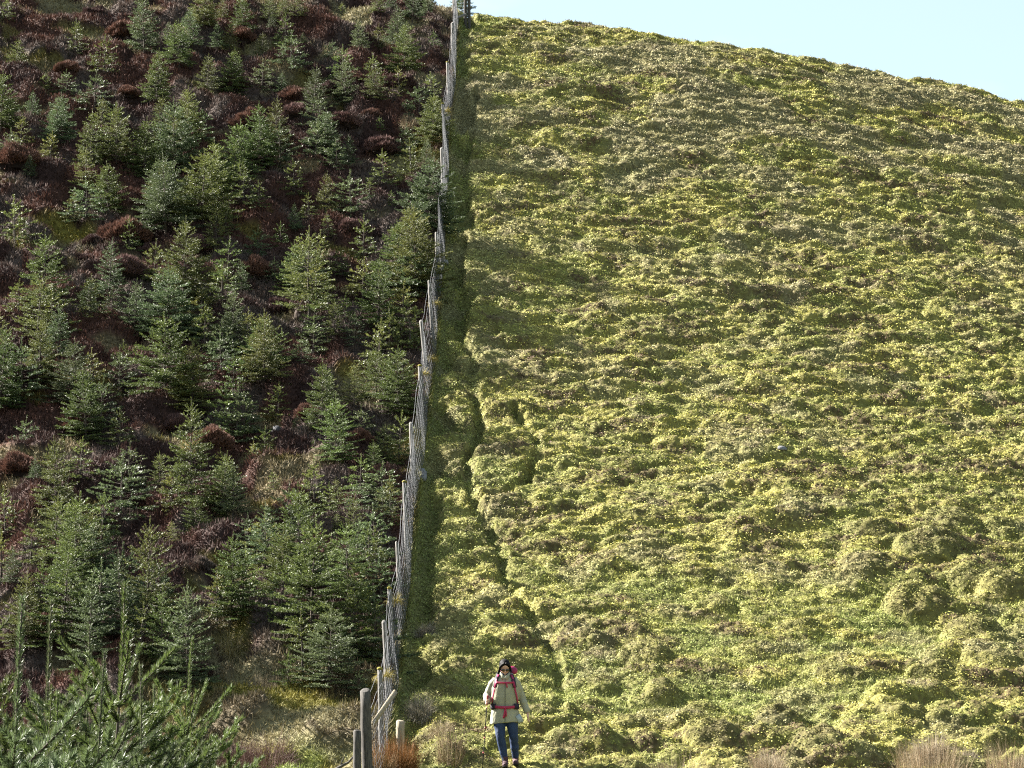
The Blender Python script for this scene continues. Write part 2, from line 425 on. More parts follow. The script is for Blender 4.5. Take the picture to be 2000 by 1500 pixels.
# ------------------------------------------------------------------ the ground, one sheet
def axis(f, lo, hi):
    a = []; p = f[0]; s = ST
    while p > lo: s *= 1.22; p -= s; a.append(p)
    b = []; p = f[-1]; s = ST
    while p < hi: s *= 1.22; p += s; b.append(p)
    return np.array(a[::-1]), np.array(b)
axl, axr = axis(fx_, -1500, 1500); ayl, ayr = axis(fy_, -400, 3000)
gxs = np.concatenate([axl, fx_, axr]); gys = np.concatenate([ayl, fy_, ayr])
XX, YY = np.meshgrid(gxs, gys, indexing='ij')
ZZ = zbase(XX, YY)
ia, ja = len(axl), len(ayl)
ZZ[ia:ia+NXf, ja:ja+NYf] = ZF
outm = np.ones_like(XX, bool); outm[ia:ia+NXf, ja:ja+NYf] = False
ZZ[outm] += (fbm(XX[outm]*.3, YY[outm]*.3, 3, 70)-.5)*.6*np.clip(np.maximum.reduce([np.abs(XX[outm]-1)-18.5, 30-YY[outm], YY[outm]-87])/3, 0, 1)
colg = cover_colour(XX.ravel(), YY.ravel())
lit = np.array([.095, .082, .034])        # brown stems and litter under the leaves
rs = (XX-fence_x(YY)).ravel() > 0
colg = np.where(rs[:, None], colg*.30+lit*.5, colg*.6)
nx, ny = XX.shape
idx = np.arange(nx*ny).reshape(nx, ny)
fc = np.stack([idx[:-1, :-1], idx[1:, :-1], idx[1:, 1:], idx[:-1, 1:]], -1).reshape(-1, 4)
g = mesh_np('ground', np.stack([XX, YY, ZZ], -1).reshape(-1, 3), fc, [M_ground], colg, True)
tag(g, kind='structure')
# distant hills past the crest are hidden by it; the far land falls away behind

# ------------------------------------------------------------------ ground cover built as leaf-sized faces
def in_view(x, y, z, mx_=1.2):
    c, s = math.cos(PITCH), math.sin(PITCH)
    d = y*c+z*s
    px = 1000+F*x/d; py = 750-F*(-y*s+z*c)/d
    m = F*mx_/d
    return (px > -m) & (px < 2000+m) & (py > -m-30) & (py < 1500+m*1.2)
def scatter_points(n, side):
    y = 31+(83.5-31)*rng.random(n); d = y
    # more plants where the camera is nearer
    keep = rng.random(n) < (38/np.clip(y, 38, 100))**.6
    y = y[keep]
    hw = y*1000/F+1.2
    x = (rng.random(len(y))*2-1)*hw
    # keep equal areal density across the widening view
    k2 = rng.random(len(y)) < hw/(84*1000/F+1.2)
    x = x[k2]; y = y[k2]
    s = x-fence_x(y)
    k3 = s > .0 if side > 0 else s < .12
    x = x[k3]; y = y[k3]
    z = gsamp(ZF, x, y)
    k4 = in_view(x, y, z)
    return x[k4], y[k4], z[k4]
def normals(x, y):
    n = np.stack([-gsamp(gx, x, y), -gsamp(gy, x, y), np.ones_like(x)], -1)
    return n/np.linalg.norm(n, axis=1, keepdims=True)
def unit(v): return v/np.maximum(np.linalg.norm(v, axis=1, keepdims=True), 1e-6)
def blades(P, Dv, Ln, Wd, col, ctip=None):
    """one triangle per blade: base P, direction Dv, length Ln, width Wd"""
    n = len(P)
    side = unit(np.cross(Dv, rng.normal(size=(n, 3))))
    a = P-side*Wd[:, None]/2; b = P+side*Wd[:, None]/2; c = P+Dv*Ln[:, None]
    co = np.stack([a, b, c], 1).reshape(-1, 3)
    f = np.arange(3*n).reshape(-1, 3)
    cc = np.repeat(col[:, None], 3, 1)
    if ctip is not None: cc[:, 2] = ctip
    return co, f, cc.reshape(-1, 3)
def leaves(P, N, size, col):
    """one small rhombic leaf (two corners wide) per point, roughly facing N"""
    n = len(P)
    t = unit(np.cross(N, rng.normal(size=(n, 3)))); b = np.cross(N, t)
    s = size[:, None]
    co = np.stack([P-t*s*.5, P+b*s*.36, P+t*s*.5, P-b*s*.36], 1).reshape(-1, 3)
    return co, np.arange(4*n).reshape(-1, 4), np.repeat(col[:, None], 4, 1).reshape(-1, 3)

# 1. bilberry and moss leaves over the grazed slope
x, y, z = scatter_points(2000000, 1)
kk = rng.random(len(x)) < .42+.8*sstep(fbm(x*4.5, y*7, 2, 101), .36, .56); x, y, z = x[kk], y[kk], z[kk]
N = normals(x, y)
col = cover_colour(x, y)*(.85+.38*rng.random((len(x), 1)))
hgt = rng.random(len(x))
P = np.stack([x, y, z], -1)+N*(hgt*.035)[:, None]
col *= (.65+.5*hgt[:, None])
Nl = unit(N*.9+rng.normal(size=(len(x), 3))*.42)
size = (.026+.020*rng.random(len(x)))*(y/48)**.7
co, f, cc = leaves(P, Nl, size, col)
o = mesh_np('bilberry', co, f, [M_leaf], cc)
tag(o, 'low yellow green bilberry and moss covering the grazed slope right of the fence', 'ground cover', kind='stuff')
print('bilberry', len(x))

# 2. short grass in the hollows and at the foot
x, y, z = scatter_points(1500000, 1)
pg = np.clip(gsamp(green, x, y)+gsamp(TR, x, y)*.6+.55*(1-sstep(x-fence_x(y), .7, 1.6))+.10+.5*sstep(y, 66, 76), 0, 1)*(1-.8*sstep(gsamp(HB, x, y), .08, .2))
k = rng.random(len(x)) < pg*.8; x, y, z = x[k], y[k], z[k]
N = normals(x, y)
Dv = unit(N*.5+np.array([0, -.1, .6])+rng.normal(size=(len(x), 3))*.45)
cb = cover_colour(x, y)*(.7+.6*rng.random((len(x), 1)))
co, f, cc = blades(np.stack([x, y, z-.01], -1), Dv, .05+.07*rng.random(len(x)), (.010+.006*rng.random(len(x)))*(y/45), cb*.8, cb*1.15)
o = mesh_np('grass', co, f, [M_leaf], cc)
tag(o, 'short green grass between the hummocks of the grazed slope', 'grass', kind='stuff')
print('grass', len(x))

# 3. heather and moss of the planted side
x, y, z = scatter_points(2300000, -1)
m = np.clip(gsamp(moss, x, y)+gsamp(grassL, x, y), 0, 1)
ism = rng.random(len(x)) < m
xh, yh, zh = x[~ism], y[~ism], z[~ism]
N = normals(xh, yh)
Dv = unit(N*.75+np.array([0, 0, .5])+rng.normal(size=(len(xh), 3))*.42)
hh = rng.random(len(xh))
cb = cover_colour(xh, yh)*(.55+.8*rng.random((len(xh), 1)))
P = np.stack([xh, yh, zh], -1)+N*(hh*.08-.02)[:, None]
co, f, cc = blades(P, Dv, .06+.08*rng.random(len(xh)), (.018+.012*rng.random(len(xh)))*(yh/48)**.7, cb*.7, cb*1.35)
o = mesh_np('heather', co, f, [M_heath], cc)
tag(o, 'dark brown winter heather covering the ground between the young spruces', 'heather', kind='stuff')
xm, ym, zm = x[ism], y[ism], z[ism]
N = normals(xm, ym)
Dv = unit(N*.6+np.array([0, -.15, .4])+rng.normal(size=(len(xm), 3))*.6)
cb = cover_colour(xm, ym)*(.6+.7*rng.random((len(xm), 1)))
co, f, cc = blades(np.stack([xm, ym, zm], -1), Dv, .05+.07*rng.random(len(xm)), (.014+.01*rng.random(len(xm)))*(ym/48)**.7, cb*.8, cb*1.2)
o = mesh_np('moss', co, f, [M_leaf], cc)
tag(o, 'yellow moss and pale grass in gaps of the heather', 'moss', kind='stuff')
print('heather', len(xh), 'moss', len(xm))
# ------------------------------------------------------------------ young spruces
def brush(segs, seed, per_m, rad, wid, tones):
    """needles round each twig; segs rows: x0 y0 z0 x1 y1 z1 tone"""
    r = np.random.default_rng(seed)
    S = np.asarray(segs, float)
    p0 = S[:, :3]; d = S[:, 3:6]-p0; ln = np.linalg.norm(d, axis=1); tone = S[:, 6]
    cnt = np.maximum(2, (ln*per_m).astype(int))
    k = np.repeat(np.arange(len(S)), cnt); n = len(k)
    t = r.random(n); P = p0[k]+d[k]*t[:, None]; T = d[k]/np.maximum(ln[k], 1e-6)[:, None]
    Rv = np.cross(T, r.normal(size=(n, 3))); Rv /= np.maximum(np.linalg.norm(Rv, axis=1, keepdims=True), 1e-6)
    Rv[:, 2] += .25
    fw = np.where(tone[k] > 1.2, .8, .6)
    D = T*fw[:, None]+Rv*.8; D /= np.linalg.norm(D, axis=1, keepdims=True)
    W_ = np.cross(D, r.normal(size=(n, 3))); W_ /= np.maximum(np.linalg.norm(W_, axis=1, keepdims=True), 1e-6)
    L_ = rad*(.75+.5*r.random(n)); w = wid*(.8+.4*r.random(n))
    a = P-W_*w[:, None]/2; b = P+W_*w[:, None]/2; c = P+D*L_[:, None]
    co = np.stack([a, b, c], 1).reshape(-1, 3); f = np.arange(3*n).reshape(-1, 3)
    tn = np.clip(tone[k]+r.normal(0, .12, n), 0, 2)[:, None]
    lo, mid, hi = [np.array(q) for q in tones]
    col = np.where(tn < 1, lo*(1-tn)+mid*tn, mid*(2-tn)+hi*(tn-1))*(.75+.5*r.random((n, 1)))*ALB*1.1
    return co, f, np.repeat(col[:, None], 3, 1).reshape(-1, 3)

def strips(segs, r0):
    """thin three-sided twigs under the needles"""
    S = np.asarray(segs, float); p0 = S[:, :3]; p1 = S[:, 3:6]; n = len(S)
    T = unit(p1-p0); A = unit(np.cross(T, np.array([.3, .2, 1.]))); B = np.cross(T, A)
    ring = []
    for an in (0, 2.094, 4.189):
        o_ = (A*math.cos(an)+B*math.sin(an))*r0
        ring += [p0+o_, p1+o_*.6]
    co = np.stack(ring, 1).reshape(-1, 3)
    b = np.arange(n)[:, None]*6
    f = np.concatenate([b+np.array([[0, 2, 3, 1]]), b+np.array([[2, 4, 5, 3]]), b+np.array([[4, 0, 1, 5]])], 0)
    return co, f

TONES = {'green': ((.060, .085, .028), (.130, .185, .055), (.23, .31, .075)),
         'blue': ((.055, .080, .036), (.120, .170, .075), (.20, .27, .11)),
         'olive': ((.070, .078, .028), (.150, .180, .055), (.26, .30, .08))}
def make_spruce(seed, H=3.0, R=.9, nodes=9, dens=1.0, bare=.08, near=False, tone='green', leader=1.0, up=52):
    """returns (trunk mesh, crown mesh): yearly whorls of branches on a tapered stem"""
    r = random.Random(seed)
    segs = []; bark = MB(); limbs = []
    # yearly shoots: long leader, shortening downward
    incs = [1.25*leader]+[(.95-.35*min(1, j/4))+r.uniform(-.12, .12) for j in range(nodes-1)]
    tot = sum(incs); incs = [i/tot*H*(1-bare) for i in incs]
    hs = []; h = H
    for i in incs: h -= i; hs.append(h)
    lean = (r.uniform(-.05, .05)*H*.3, r.uniform(-.05, .05)*H*.3)
    def axis_(z): q = z/H; return Vector((lean[0]*q*q+math.sin(q*9+seed)*.012*H*.4, lean[1]*q*q, z))
    pts = [axis_(H*q/14) for q in range(15)]
    base_r = .0095*H+.006
    bark.tube([Vector((0, 0, -.35))]+pts, [base_r*1.3]+[base_r*max(0, 1-q/14/(1-incs[0]/H))**.9+.0045+.002*(1-q/14) for q in range(15)], 7)
    def twig(p0, d, ln, tn, n=2, curve=.1):
        p = Vector(p0); d = Vector(d).normalized()
        for i in range(n):
            d2 = (d+Vector((0, 0, curve*(i+1)/n))).normalized()
            q = p+d2*ln/n
            segs.append((*p, *q, tn+.15*i/n)); p = q
        return p
    # leader clothed in needles
    z1 = hs[0]
    for i in range(3):
        a = axis_(z1+(H-z1)*i/3); b = axis_(z1+(H-z1)*(i+1)/3); segs.append((*a, *b, 1.55))
    for k, hz in enumerate(hs):
        inc = incs[k]; q = 1-hz/H                 # 0 top .. 1 foot
        env = R*min(1, (q*1.12))**(.62 if near else .75)*(1-.25*max(0, (q-.82)/.18))
        nb = r.choice([4, 5, 5, 6, 6])+(1 if near and k else 0) if q < .97 else 4
        sub = [(hz, nb, 1.0)]
        if k > 0: sub += [(hz+incs[k]*u, r.choice([2, 3, 3]) if dens > .6 else 1, .55) for u in ((.3, .5, .72) if dens > .6 else (.5,))]
        ph = r.uniform(0, 6.28)
        for (zz, nn, ls) in sub:
            for b in range(nn):
                if r.random() > .6+.4*dens+.2*(q < .4): continue
                az = ph+6.283*b/nn+r.uniform(-.3, .3); ph += .0
                if ls < 1: az = r.uniform(0, 6.28)
                Lb = max(env*ls*r.uniform(.72, 1.18), .12*H/3)
                if k == 0: Lb = incs[0]*r.uniform(.55, .8)
                el = math.radians(up*(1-q)**1.3+ (4-14*q)+r.uniform(-7, 7))
                d = Vector((math.cos(az)*math.cos(el), math.sin(az)*math.cos(el), math.sin(el)))
                p = axis_(zz); ns = max(2, int(Lb/.13)); st_ = Lb/ns; rows = [p.copy()]
                for s_ in range(ns):
                    u = s_/ns
                    d = (d+Vector((r.uniform(-.05, .05), r.uniform(-.05, .05), (.035+(.06 if u > .5 else -.03*q))*min(1, 4.5/ns)))).normalized()
                    pn = p+d*st_
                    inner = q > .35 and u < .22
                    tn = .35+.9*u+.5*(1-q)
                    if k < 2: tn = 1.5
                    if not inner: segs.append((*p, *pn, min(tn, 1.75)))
                    # side twigs in a flat spray
                    if s_ >= (1 if k > 0 else 9):
                        rem = Lb*(1-u)
                        for sd in (-1, 1):
                            if inner and r.random() < .6: continue
                            if r.random() > .86*dens+.1: continue
                            lt = min(rem*(.5 if near else .62), .42)*r.uniform(.6, 1.1)+.03
                            lat = d.cross(Vector((0, 0, 1))).normalized()*sd
                            td = (d*(.9 if near else .72)+lat*.75+Vector((0, 0, r.uniform(-.18, .12) if not near else r.uniform(-.1, .35)))).normalized()
                            if near and r.random() < .3: continue
                            tt = tn+.15
                            e = twig(pn, td, lt, tt, 2 if lt > .12 else 1, .12)
                            if lt > .16:
                                for w_ in range(int(lt/.075)):
                                    c0 = pn+(e-pn)*((w_+.6)/(lt/.075+.6)); l2 = lt*.38*r.uniform(.6, 1.1)
                                    s2 = 1 if w_ % 2 else -1
                                    lat2 = td.cross(Vector((0, 0, 1))).normalized()*s2
                                    twig(c0, td*.75+lat2*.7+Vector((0, 0, r.uniform(-.15, .2))), l2, tt, 1, .1)
                    p = pn; rows.append(p.copy())
                limbs.append(rows)
                bark.tube(rows, [max(.0025, .0048*H/3*(1-i/len(rows))*(1 if ls == 1 else .6)+.0018) for i in range(len(rows))], 4, False)
    # dead lower twigs
    for i in range(int(7*(1.3-dens))+3):
        zz = r.uniform(.05, .3)*H; az = r.uniform(0, 6.28); ln = r.uniform(.2, .5)*R
        a = axis_(zz); e = a+Vector((math.cos(az), math.sin(az), r.uniform(-.1, .25)))*ln
        bark.tube([a, (a+e)/2+Vector((0, 0, .02)), e], [.005, .004, .002], 3, False)
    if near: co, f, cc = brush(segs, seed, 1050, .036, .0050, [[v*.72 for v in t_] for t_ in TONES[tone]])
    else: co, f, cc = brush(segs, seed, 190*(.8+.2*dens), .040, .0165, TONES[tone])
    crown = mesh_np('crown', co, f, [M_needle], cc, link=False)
    me = bpy.data.meshes.new('trunk'); me.from_pydata([tuple(v) for v in bark.v], [], bark.f); me.update()
    me.polygons.foreach_set('use_smooth', [True]*len(me.polygons)); me.materials.append(M_bark)
    print('spruce', seed, len(f))
    return me, crown, H, R

def plant(name, meshes, x, y, height, wide, rz, label, group, dz=0.):
    tr, cr, H, R = meshes
    s = height/H; z = ztop(x, y)-.04+dz
    e = empty(name, (x, y, z), rz); e.scale = (s*wide, s*wide, s)
    e.rotation_euler = (math.sin(x*7.3+y)*.05, math.cos(x*5.1-y)*.05, rz)
    for nm, me in (('trunk', tr), ('crown', cr)):
        o = bpy.data.objects.new(nm, me); C.objects.link(o); o.parent = e
    tag(e, label, 'tree', group)
    return e

KINDS = {
 'full':   [make_spruce(11, 3.0, 1.2, 12, 1.0), make_spruce(12, 3.0, 1.3, 11, 1.0, tone='blue'), make_spruce(13, 3.2, 1.15, 12, 1.0), make_spruce(23, 3.2, 1.25, 12, 1.0, tone='olive')],
 'slim':   [make_spruce(14, 3.0, .9, 12, 1.0), make_spruce(15, 3.0, .95, 11, .95, tone='blue'), make_spruce(24, 3.0, .95, 12, .95, tone='olive')],
 'sparse': [make_spruce(16, 3.0, 1.0, 10, .7, .15, tone='olive'), make_spruce(17, 3.0, .95, 11, .65, .2, tone='blue'), make_spruce(18, 2.8, 1.05, 10, .75, .1, tone='green')],
 'small':  [make_spruce(19, 1.2, .5, 5, 1.0, .05), make_spruce(20, 1.2, .42, 6, .9, .05, tone='olive'), make_spruce(21, 1.2, .55, 5, 1.0, .03, tone='blue')],
}
# crown tip (x, y) and foot (x, y) of each tree in photo pixels, and its habit
TREES = """281 -14 282 112 s;211 66 203 150 u;317 96 305 226 f;406 104 404 206 p;91 139 90 192 m;190 138 184 230 f;372 170 363 302 f;224 199 224 292 u
172 213 176 350 u;281 230 282 352 f;113 195 109 272 p;66 176 65 236 p;38 220 40 300 f;95 254 98 326 u;-2 138 2 262 f;420 275 424 400 f;317 308 320 422 f;426 43 426 106 p
360 14 366 74 p;436 -6 436 52 p;215 315 212 420 f;168 345 170 440 F;135 372 140 436 f;558 26 557 96 u;531 24 531 74 p;476 -12 476 72 p;667 2 669 30 f;737 -24 737 48 p
764 -22 764 42 p;803 -34 805 54 p;835 -24 835 42 p;701 37 703 128 p;739 46 739 92 u;789 43 789 148 f;857 57 848 104 u;653 75 650 124 u;676 86 670 158 f;512 116 512 172 f
612 125 612 240 u;728 125 729 226 p;537 186 538 300 u;846 139 842 192 u;850 202 846 262 f;642 211 632 324 f;621 227 615 330 u;739 225 742 266 m;660 270 658 352 u;680 261 680 332 p
803 268 803 352 f;753 290 750 382 f;832 268 832 348 p;578 308 575 392 f;476 322 475 432 f;445 38 447 104 p;633 333 635 420 u;685 333 685 428 f;825 342 825 462 f;766 369 765 432 u
508 351 505 442 f;644 414 640 474 u;708 419 710 500 u;546 430 548 472 m;780 430 782 562 F;626 448 625 542 f;664 482 664 542 u;537 500 537 556 M;803 473 800 602 F;708 500 708 582 f
637 543 640 612 u;449 568 452 682 f;614 573 612 682 f;651 584 652 692 p;746 521 748 602 f;785 550 785 672 F;476 600 478 702 u;510 613 512 742 F;440 460 444 560 f;453 692 455 792 u
463 748 462 862 f;474 765 478 862 u;542 744 543 812 m;628 703 630 872 f;651 771 655 932 p;691 703 692 830 p;778 676 778 822 F;494 858 495 922 m;576 803 578 872 p;612 853 614 902 u
746 823 746 902 p;612 894 614 1002 u;696 938 698 1042 f;769 928 770 1042 f;556 941 558 1042 f;730 858 732 932 p;655 930 657 1002 p;138 660 140 802 F;172 678 175 772 f;195 733 195 842 u
231 663 240 732 u;262 667 263 736 u;274 768 275 822 m;335 518 330 662 F;331 610 322 806 F;376 668 375 812 f;442 748 444 858 f;43 810 45 872 f;236 792 235 892 f;122 846 122 892 m
145 851 155 962 f;68 887 68 980 p;100 871 110 962 u;247 885 235 1012 F;333 910 336 1006 f;433 873 433 922 m;404 941 405 1012 p;195 955 198 1062 u;154 958 156 1082 f;11 948 12 1052 f
129 939 129 1002 u;23 381 30 482 f;318 315 318 422 f;387 290 395 462 F;425 398 422 506 p;467 308 470 400 f;297 465 300 562 u;345 560 345 655 F;433 511 433 592 f;260 545 262 642 u
173 535 175 642 f;68 533 72 682 p;35 543 35 642 f;100 558 105 662 f;400 591 400 702 f;430 645 432 762 F;0 608 0 702 f;367 671 372 742 u;277 1012 283 1262 P;173 1018 172 1165 p
133 1098 135 1242 f;107 1078 108 1182 p;83 1093 85 1202 u;333 1013 335 1092 p;450 1040 453 1224 f;470 1063 472 1222 f;562 1006 565 1086 p;600 1008 605 1272 F;657 998 658 1068 p;694 1013 696 1122 f
728 983 730 1102 u;766 1026 768 1132 f;685 1090 690 1292 F;732 1056 735 1182 f;492 1113 495 1202 f;350 1183 355 1272 p;147 988 150 1100 f;515 993 520 1110 f;60 1010 58 1130 f;20 1060 22 1190 p
545 1085 548 1240 f;638 1180 640 1345 F;742 1160 735 1300 f;590 1190 592 1320 f;310 880 312 960 p;720 1020 722 1160 f;640 1040 645 1180 f;205 1030 205 1150 p;240 1060 242 1200 f;120 970 118 1060 u
700 1306 702 1350 m;836 300 836 470 F;832 405 832 590 F;850 180 848 290 f;800 400 800 520 F;822 575 818 700 f;812 690 808 800 f;792 800 790 900 f;778 900 775 1000 F;760 1080 758 1200 F;746 1180 740 1290 f;868 140 862 215 f;560 1265 562 1330 f;530 915 535 975 u;385 800 388 850 m;585 655 588 740 f;545 640 548 730 u;690 610 692 700 f;735 620 738 740 f;700 790 702 860 f;670 570 672 650 u
595 470 597 560 u;575 395 577 460 p;720 345 722 420 u;600 375 602 440 f;790 240 792 300 u;470 505 472 580 p;390 560 392 640 f;250 420 252 500 u;500 440 502 500 f;760 600 762 700 f
655 830 657 930 f;580 960 582 1060 f;480 1000 484 1090 f;215 560 217 620 m;20 250 18 340 f;55 300 57 370 p;345 230 347 300 p;590 60 592 110 p;510 60 512 110 p;325 40 327 100 p
700 885 704 990 f;745 945 748 1050 u;640 940 643 1050 f;420 1110 424 1230 f;380 960 384 1050 p;300 1090 304 1230 f;185 1090 190 1250 f;40 1110 44 1270 f;510 830 514 900 u;610 620 612 700 f""".replace('\n', ';')
def fence_px(v): return float(np.interp(v, [0, 500, 950, 1300, 1500], [880, 845, 790, 740, 695]))
tl = []
for t in TREES.split(';'):
    a = t.split(); tx, ty, bx, by = map(float, a[:4]); k = a[4]
    x, y = ground_at(bx, by)
    if x > fence_x(y)-.35: x = fence_x(y)-.35-.25*rng.random()
    zt = ztop(x, y)
    # height so the tip falls at ty
    h = 1.
    for _ in range(12):
        _, py = proj(x, y, zt+h); h += (py-ty)*y/F*.9
    tl.append([x, y, h, k, tx, ty, bx, by])

_r = random.Random(99)
while len(tl) < 292:
    py_ = 330+(1400-330)*_r.random() if _r.random() < .6 else _r.uniform(20, 380); px_ = _r.uniform(-15, fence_px(py_)-25)
    if px_ < 280 and 420 < py_ < 560: continue
    if px_ > 390 and py_ > 1235: continue
    if min(math.hypot((t[6]-px_), (t[7]-py_)*1.3) for t in tl) < 27: continue
    x, y = ground_at(px_, py_); h = _r.uniform(.8, 2.2) if py_ > 330 else _r.uniform(.7, 1.5); k = _r.choice('ffuuupp')
    zt = ztop(x, y); _, ty = proj(x, y, zt+h)
    tl.append([x, y, h, k, px_, ty, px_, py_])

# ---- labels that single each tree out
def words_x(v):
    for lim, w in ((60, 'at the left edge'), (150, 'close to the left edge'), (260, 'left of the middle'), (370, 'left of the plantation centre'), (480, 'at the plantation centre'), (590, 'right of the plantation centre'), (690, 'well right of centre'), (760, 'in the strip near the fence')):
        if v < lim: return w
    return 'right beside the fence'
def words_y(v):
    for lim, w in ((110, 'on the skyline rows'), (190, 'just under the skyline rows'), (270, 'high on the slope'), (350, 'in the upper slope'), (440, 'above the upper middle'), (530, 'a little above mid slope'), (620, 'at mid slope'), (710, 'a little below mid slope'), (800, 'in the lower middle'), (900, 'below the lower middle'), (1010, 'low on the slope'), (1130, 'near the slope foot')):
        if v < lim: return w
    return 'at the slope foot'
HAB = {'f': 'bushy', 'F': 'broad dense', 'u': 'slim', 'p': 'sparse see-through', 'P': 'tall thin-foliaged', 's': 'pale slender', 'm': 'small', 'M': 'small rounded'}
cells = {}
for i, t in enumerate(tl):
    cells.setdefault((HAB[t[3]], words_x(t[6]), words_y(t[7])), []).append(i)
lab = {}
for (hb, wx_, wy_), ids in cells.items():
    if len(ids) == 1: lab[ids[0]] = f'{hb} young spruce {wx_}, {wy_}'; continue
    ids = sorted(ids, key=lambda i: tl[i][6])
    if len(ids) == 2: names = ['left of two', 'right of two']
    elif len(ids) == 3: names = ['left of three', 'middle of three', 'right of three']
    else: names = [f'{w} from left' for w in ('first', 'second', 'third', 'fourth', 'fifth', 'sixth', 'seventh')][:len(ids)]
    for i, nmm in zip(ids, names): lab[i] = f'{hb} spruce {wx_}, {wy_}, {nmm}'
for i, (x, y, h, k, *_r) in enumerate(tl):
    kk = {'f': 'full', 'F': 'full', 'u': 'slim', 'p': 'sparse', 'P': 'sparse', 's': 'slim', 'm': 'small', 'M': 'small'}[k]
    if h < 1.35 and kk in ('full', 'slim'): kk = 'small'
    v = KINDS[kk][int(rng.integers(len(KINDS[kk])))]
    wide = {'F': 1.22, 'f': 1.06, 'u': 1.0, 'p': 1.08, 'P': .9, 's': 1, 'm': 1, 'M': 1.2}[k]*rng.uniform(.9, 1.12)
    if y < 52 and kk == 'full': wide *= .95
    plant('spruce_tree', v, x, y, h*1.04, wide, rng.uniform(0, 6.28), lab[i], 'young spruces planted through the heather left of the fence')

# ---- the near spruces at the lower left, with every needle
def at_depth(px, py, dist):
    c, s = math.cos(PITCH), math.sin(PITCH)
    a = (px-1000)/F; b = (750-py)/F
    d = Vector((a, c-b*s, s+b*c)); t = dist/d.y
    return d*t
def plant_near(meshes, px, py, dist, wide, rz, label, grp='large near spruces in the lower left corner'):
    p = at_depth(px, py, dist); z = ztop(p.x, p.y)
    e = plant('spruce_tree', meshes, p.x, p.y, p.z-z, wide, rz, label, grp); return e
NA = make_spruce(31, 3.6, 1.3, 13, 1.0, .04, True, 'green', 1.5, 52)
NB = make_spruce(32, 3.4, 1.3, 12, 1.0, .04, True, 'blue', 1.7, 50)
plant_near(NA, 214, 1128, 20.5, 1.0, .4, 'large bushy spruce with upright fingers of new growth, lower left foreground')
plant_near(NB, 92, 1166, 21.5, .85, 2.1, 'slimmer near spruce just left of the large bushy foreground one')
plant_near(NB, 28, 1148, 14.5, .95, 4.0, 'nearest spruce with long bare-looking leader at the bottom left corner')
plant_near(NA, -60, 1050, 17.0, .9, 1.0, 'near spruce cut by the left frame edge, only branch tips showing')
plant_near(NB, 330, 1330, 22.0, .8, 5.2, 'low near spruce right of the large bushy foreground one')
plant_near(NA, 140, 1340, 17.5, .8, 3.2, 'low near spruce filling the bottom edge under the foreground group')
plant_near(NB, 262, 1300, 23.5, .85, 1.2, 'near spruce between the large bushy foreground one and the heather bank')
plant_near(NA, 45, 1330, 19.0, .8, 5.5, 'low near spruce behind the nearest leader in the bottom left corner')
plant_near(NA, 330, 1235, 24.0, .8, 2.9, 'near spruce of medium height behind the right side of the foreground group')
plant_near(NB, 150, 1215, 23.0, .85, 0.3, 'near spruce between the large bushy one and the slim leaders at its left')
plant_near(NA, 385, 1385, 21.0, .7, 4.4, 'lowest near spruce at the right end of the foreground group')
plant_near(NB, 180, 1262, 18.5, .85, 3.6, 'near spruce with a long leader in front of the large bushy foreground one')
plant_near(NA, -10, 1225, 18.0, .9, 2.2, 'near spruce at the left frame edge behind the nearest leader')
plant_near(NB, 300, 1290, 20.0, .8, .9, 'near spruce low on the right side of the foreground group, long leader')
# ------------------------------------------------------------------ the fence
fence = empty('wire_fence', (posts[0][0], posts[0][1], ztop(*posts[0])))
tag(fence, 'long wire netting fence on grey wooden posts climbing the hill between spruces and pasture', 'fence')
FO = Vector(fence.location)
def kid(o): o.parent = fence; o.location = o.location-FO; return o
def rough_post(base, top, r, n=9, seed=0, cut=0.):
    rr = random.Random(seed); b = MB(); base = Vector(base); top = Vector(top); k = 7
    pts = []; rad = []
    for i in range(k+1):
        t = i/k; p = base.lerp(top, t); pts.append(p+Vector((rr.uniform(-.004, .004), rr.uniform(-.004, .004), 0))); rad.append(r*(1.04-.1*t)*rr.uniform(.96, 1.04))
    rad += [r*.75, r*.4]; pts += [top+Vector((0, 0, .012)), top+Vector((0, 0, .02))]
    b.tube(pts, rad, n)
    for i in range(len(b.v)):
        v = b.v[i]; ring = i//n
        if ring >= k: b.v[i] = v+Vector((0, 0, cut*math.cos(2*math.pi*(i % n)/n)))
    return b
tops = []; bases = []
for i, (x, y) in enumerate(posts):
    z = ztop(x, y); rr = random.Random(i+5)
    h = FH+(.12 if i == 0 else 0)
    lean = -.07+rr.uniform(-.035, .035)
    if i == 8: lean = -.16
    base = Vector((x, y, z-.3)); top = Vector((x+lean, y+rr.uniform(-.05, .05), zbase(x, y)+h))
    r = .082 if i == 0 else rr.uniform(.036, .048)
    b = rough_post(base-FO, top-FO, r, 12 if i == 0 else 9, i, .02)
    o = b.build('post', M_wooddark if i in (0, 11) else M_wood, fence)
    if i == 0: o['label'] = 'thick dark strainer post at the foot of the slope'
    if i == 8: o['label'] = 'post leaning away to the left'
    tops.append(top); bases.append(Vector((x+.05, y, z)))
    if i in (1, 3, 5, 7, 13, 14):
        q = MB(); q.ball(top-FO+Vector((0, 0, .01)), (r*1.15, r*1.15, .03), 8, 5); q.build('lichen_cap', M_lichen, o)
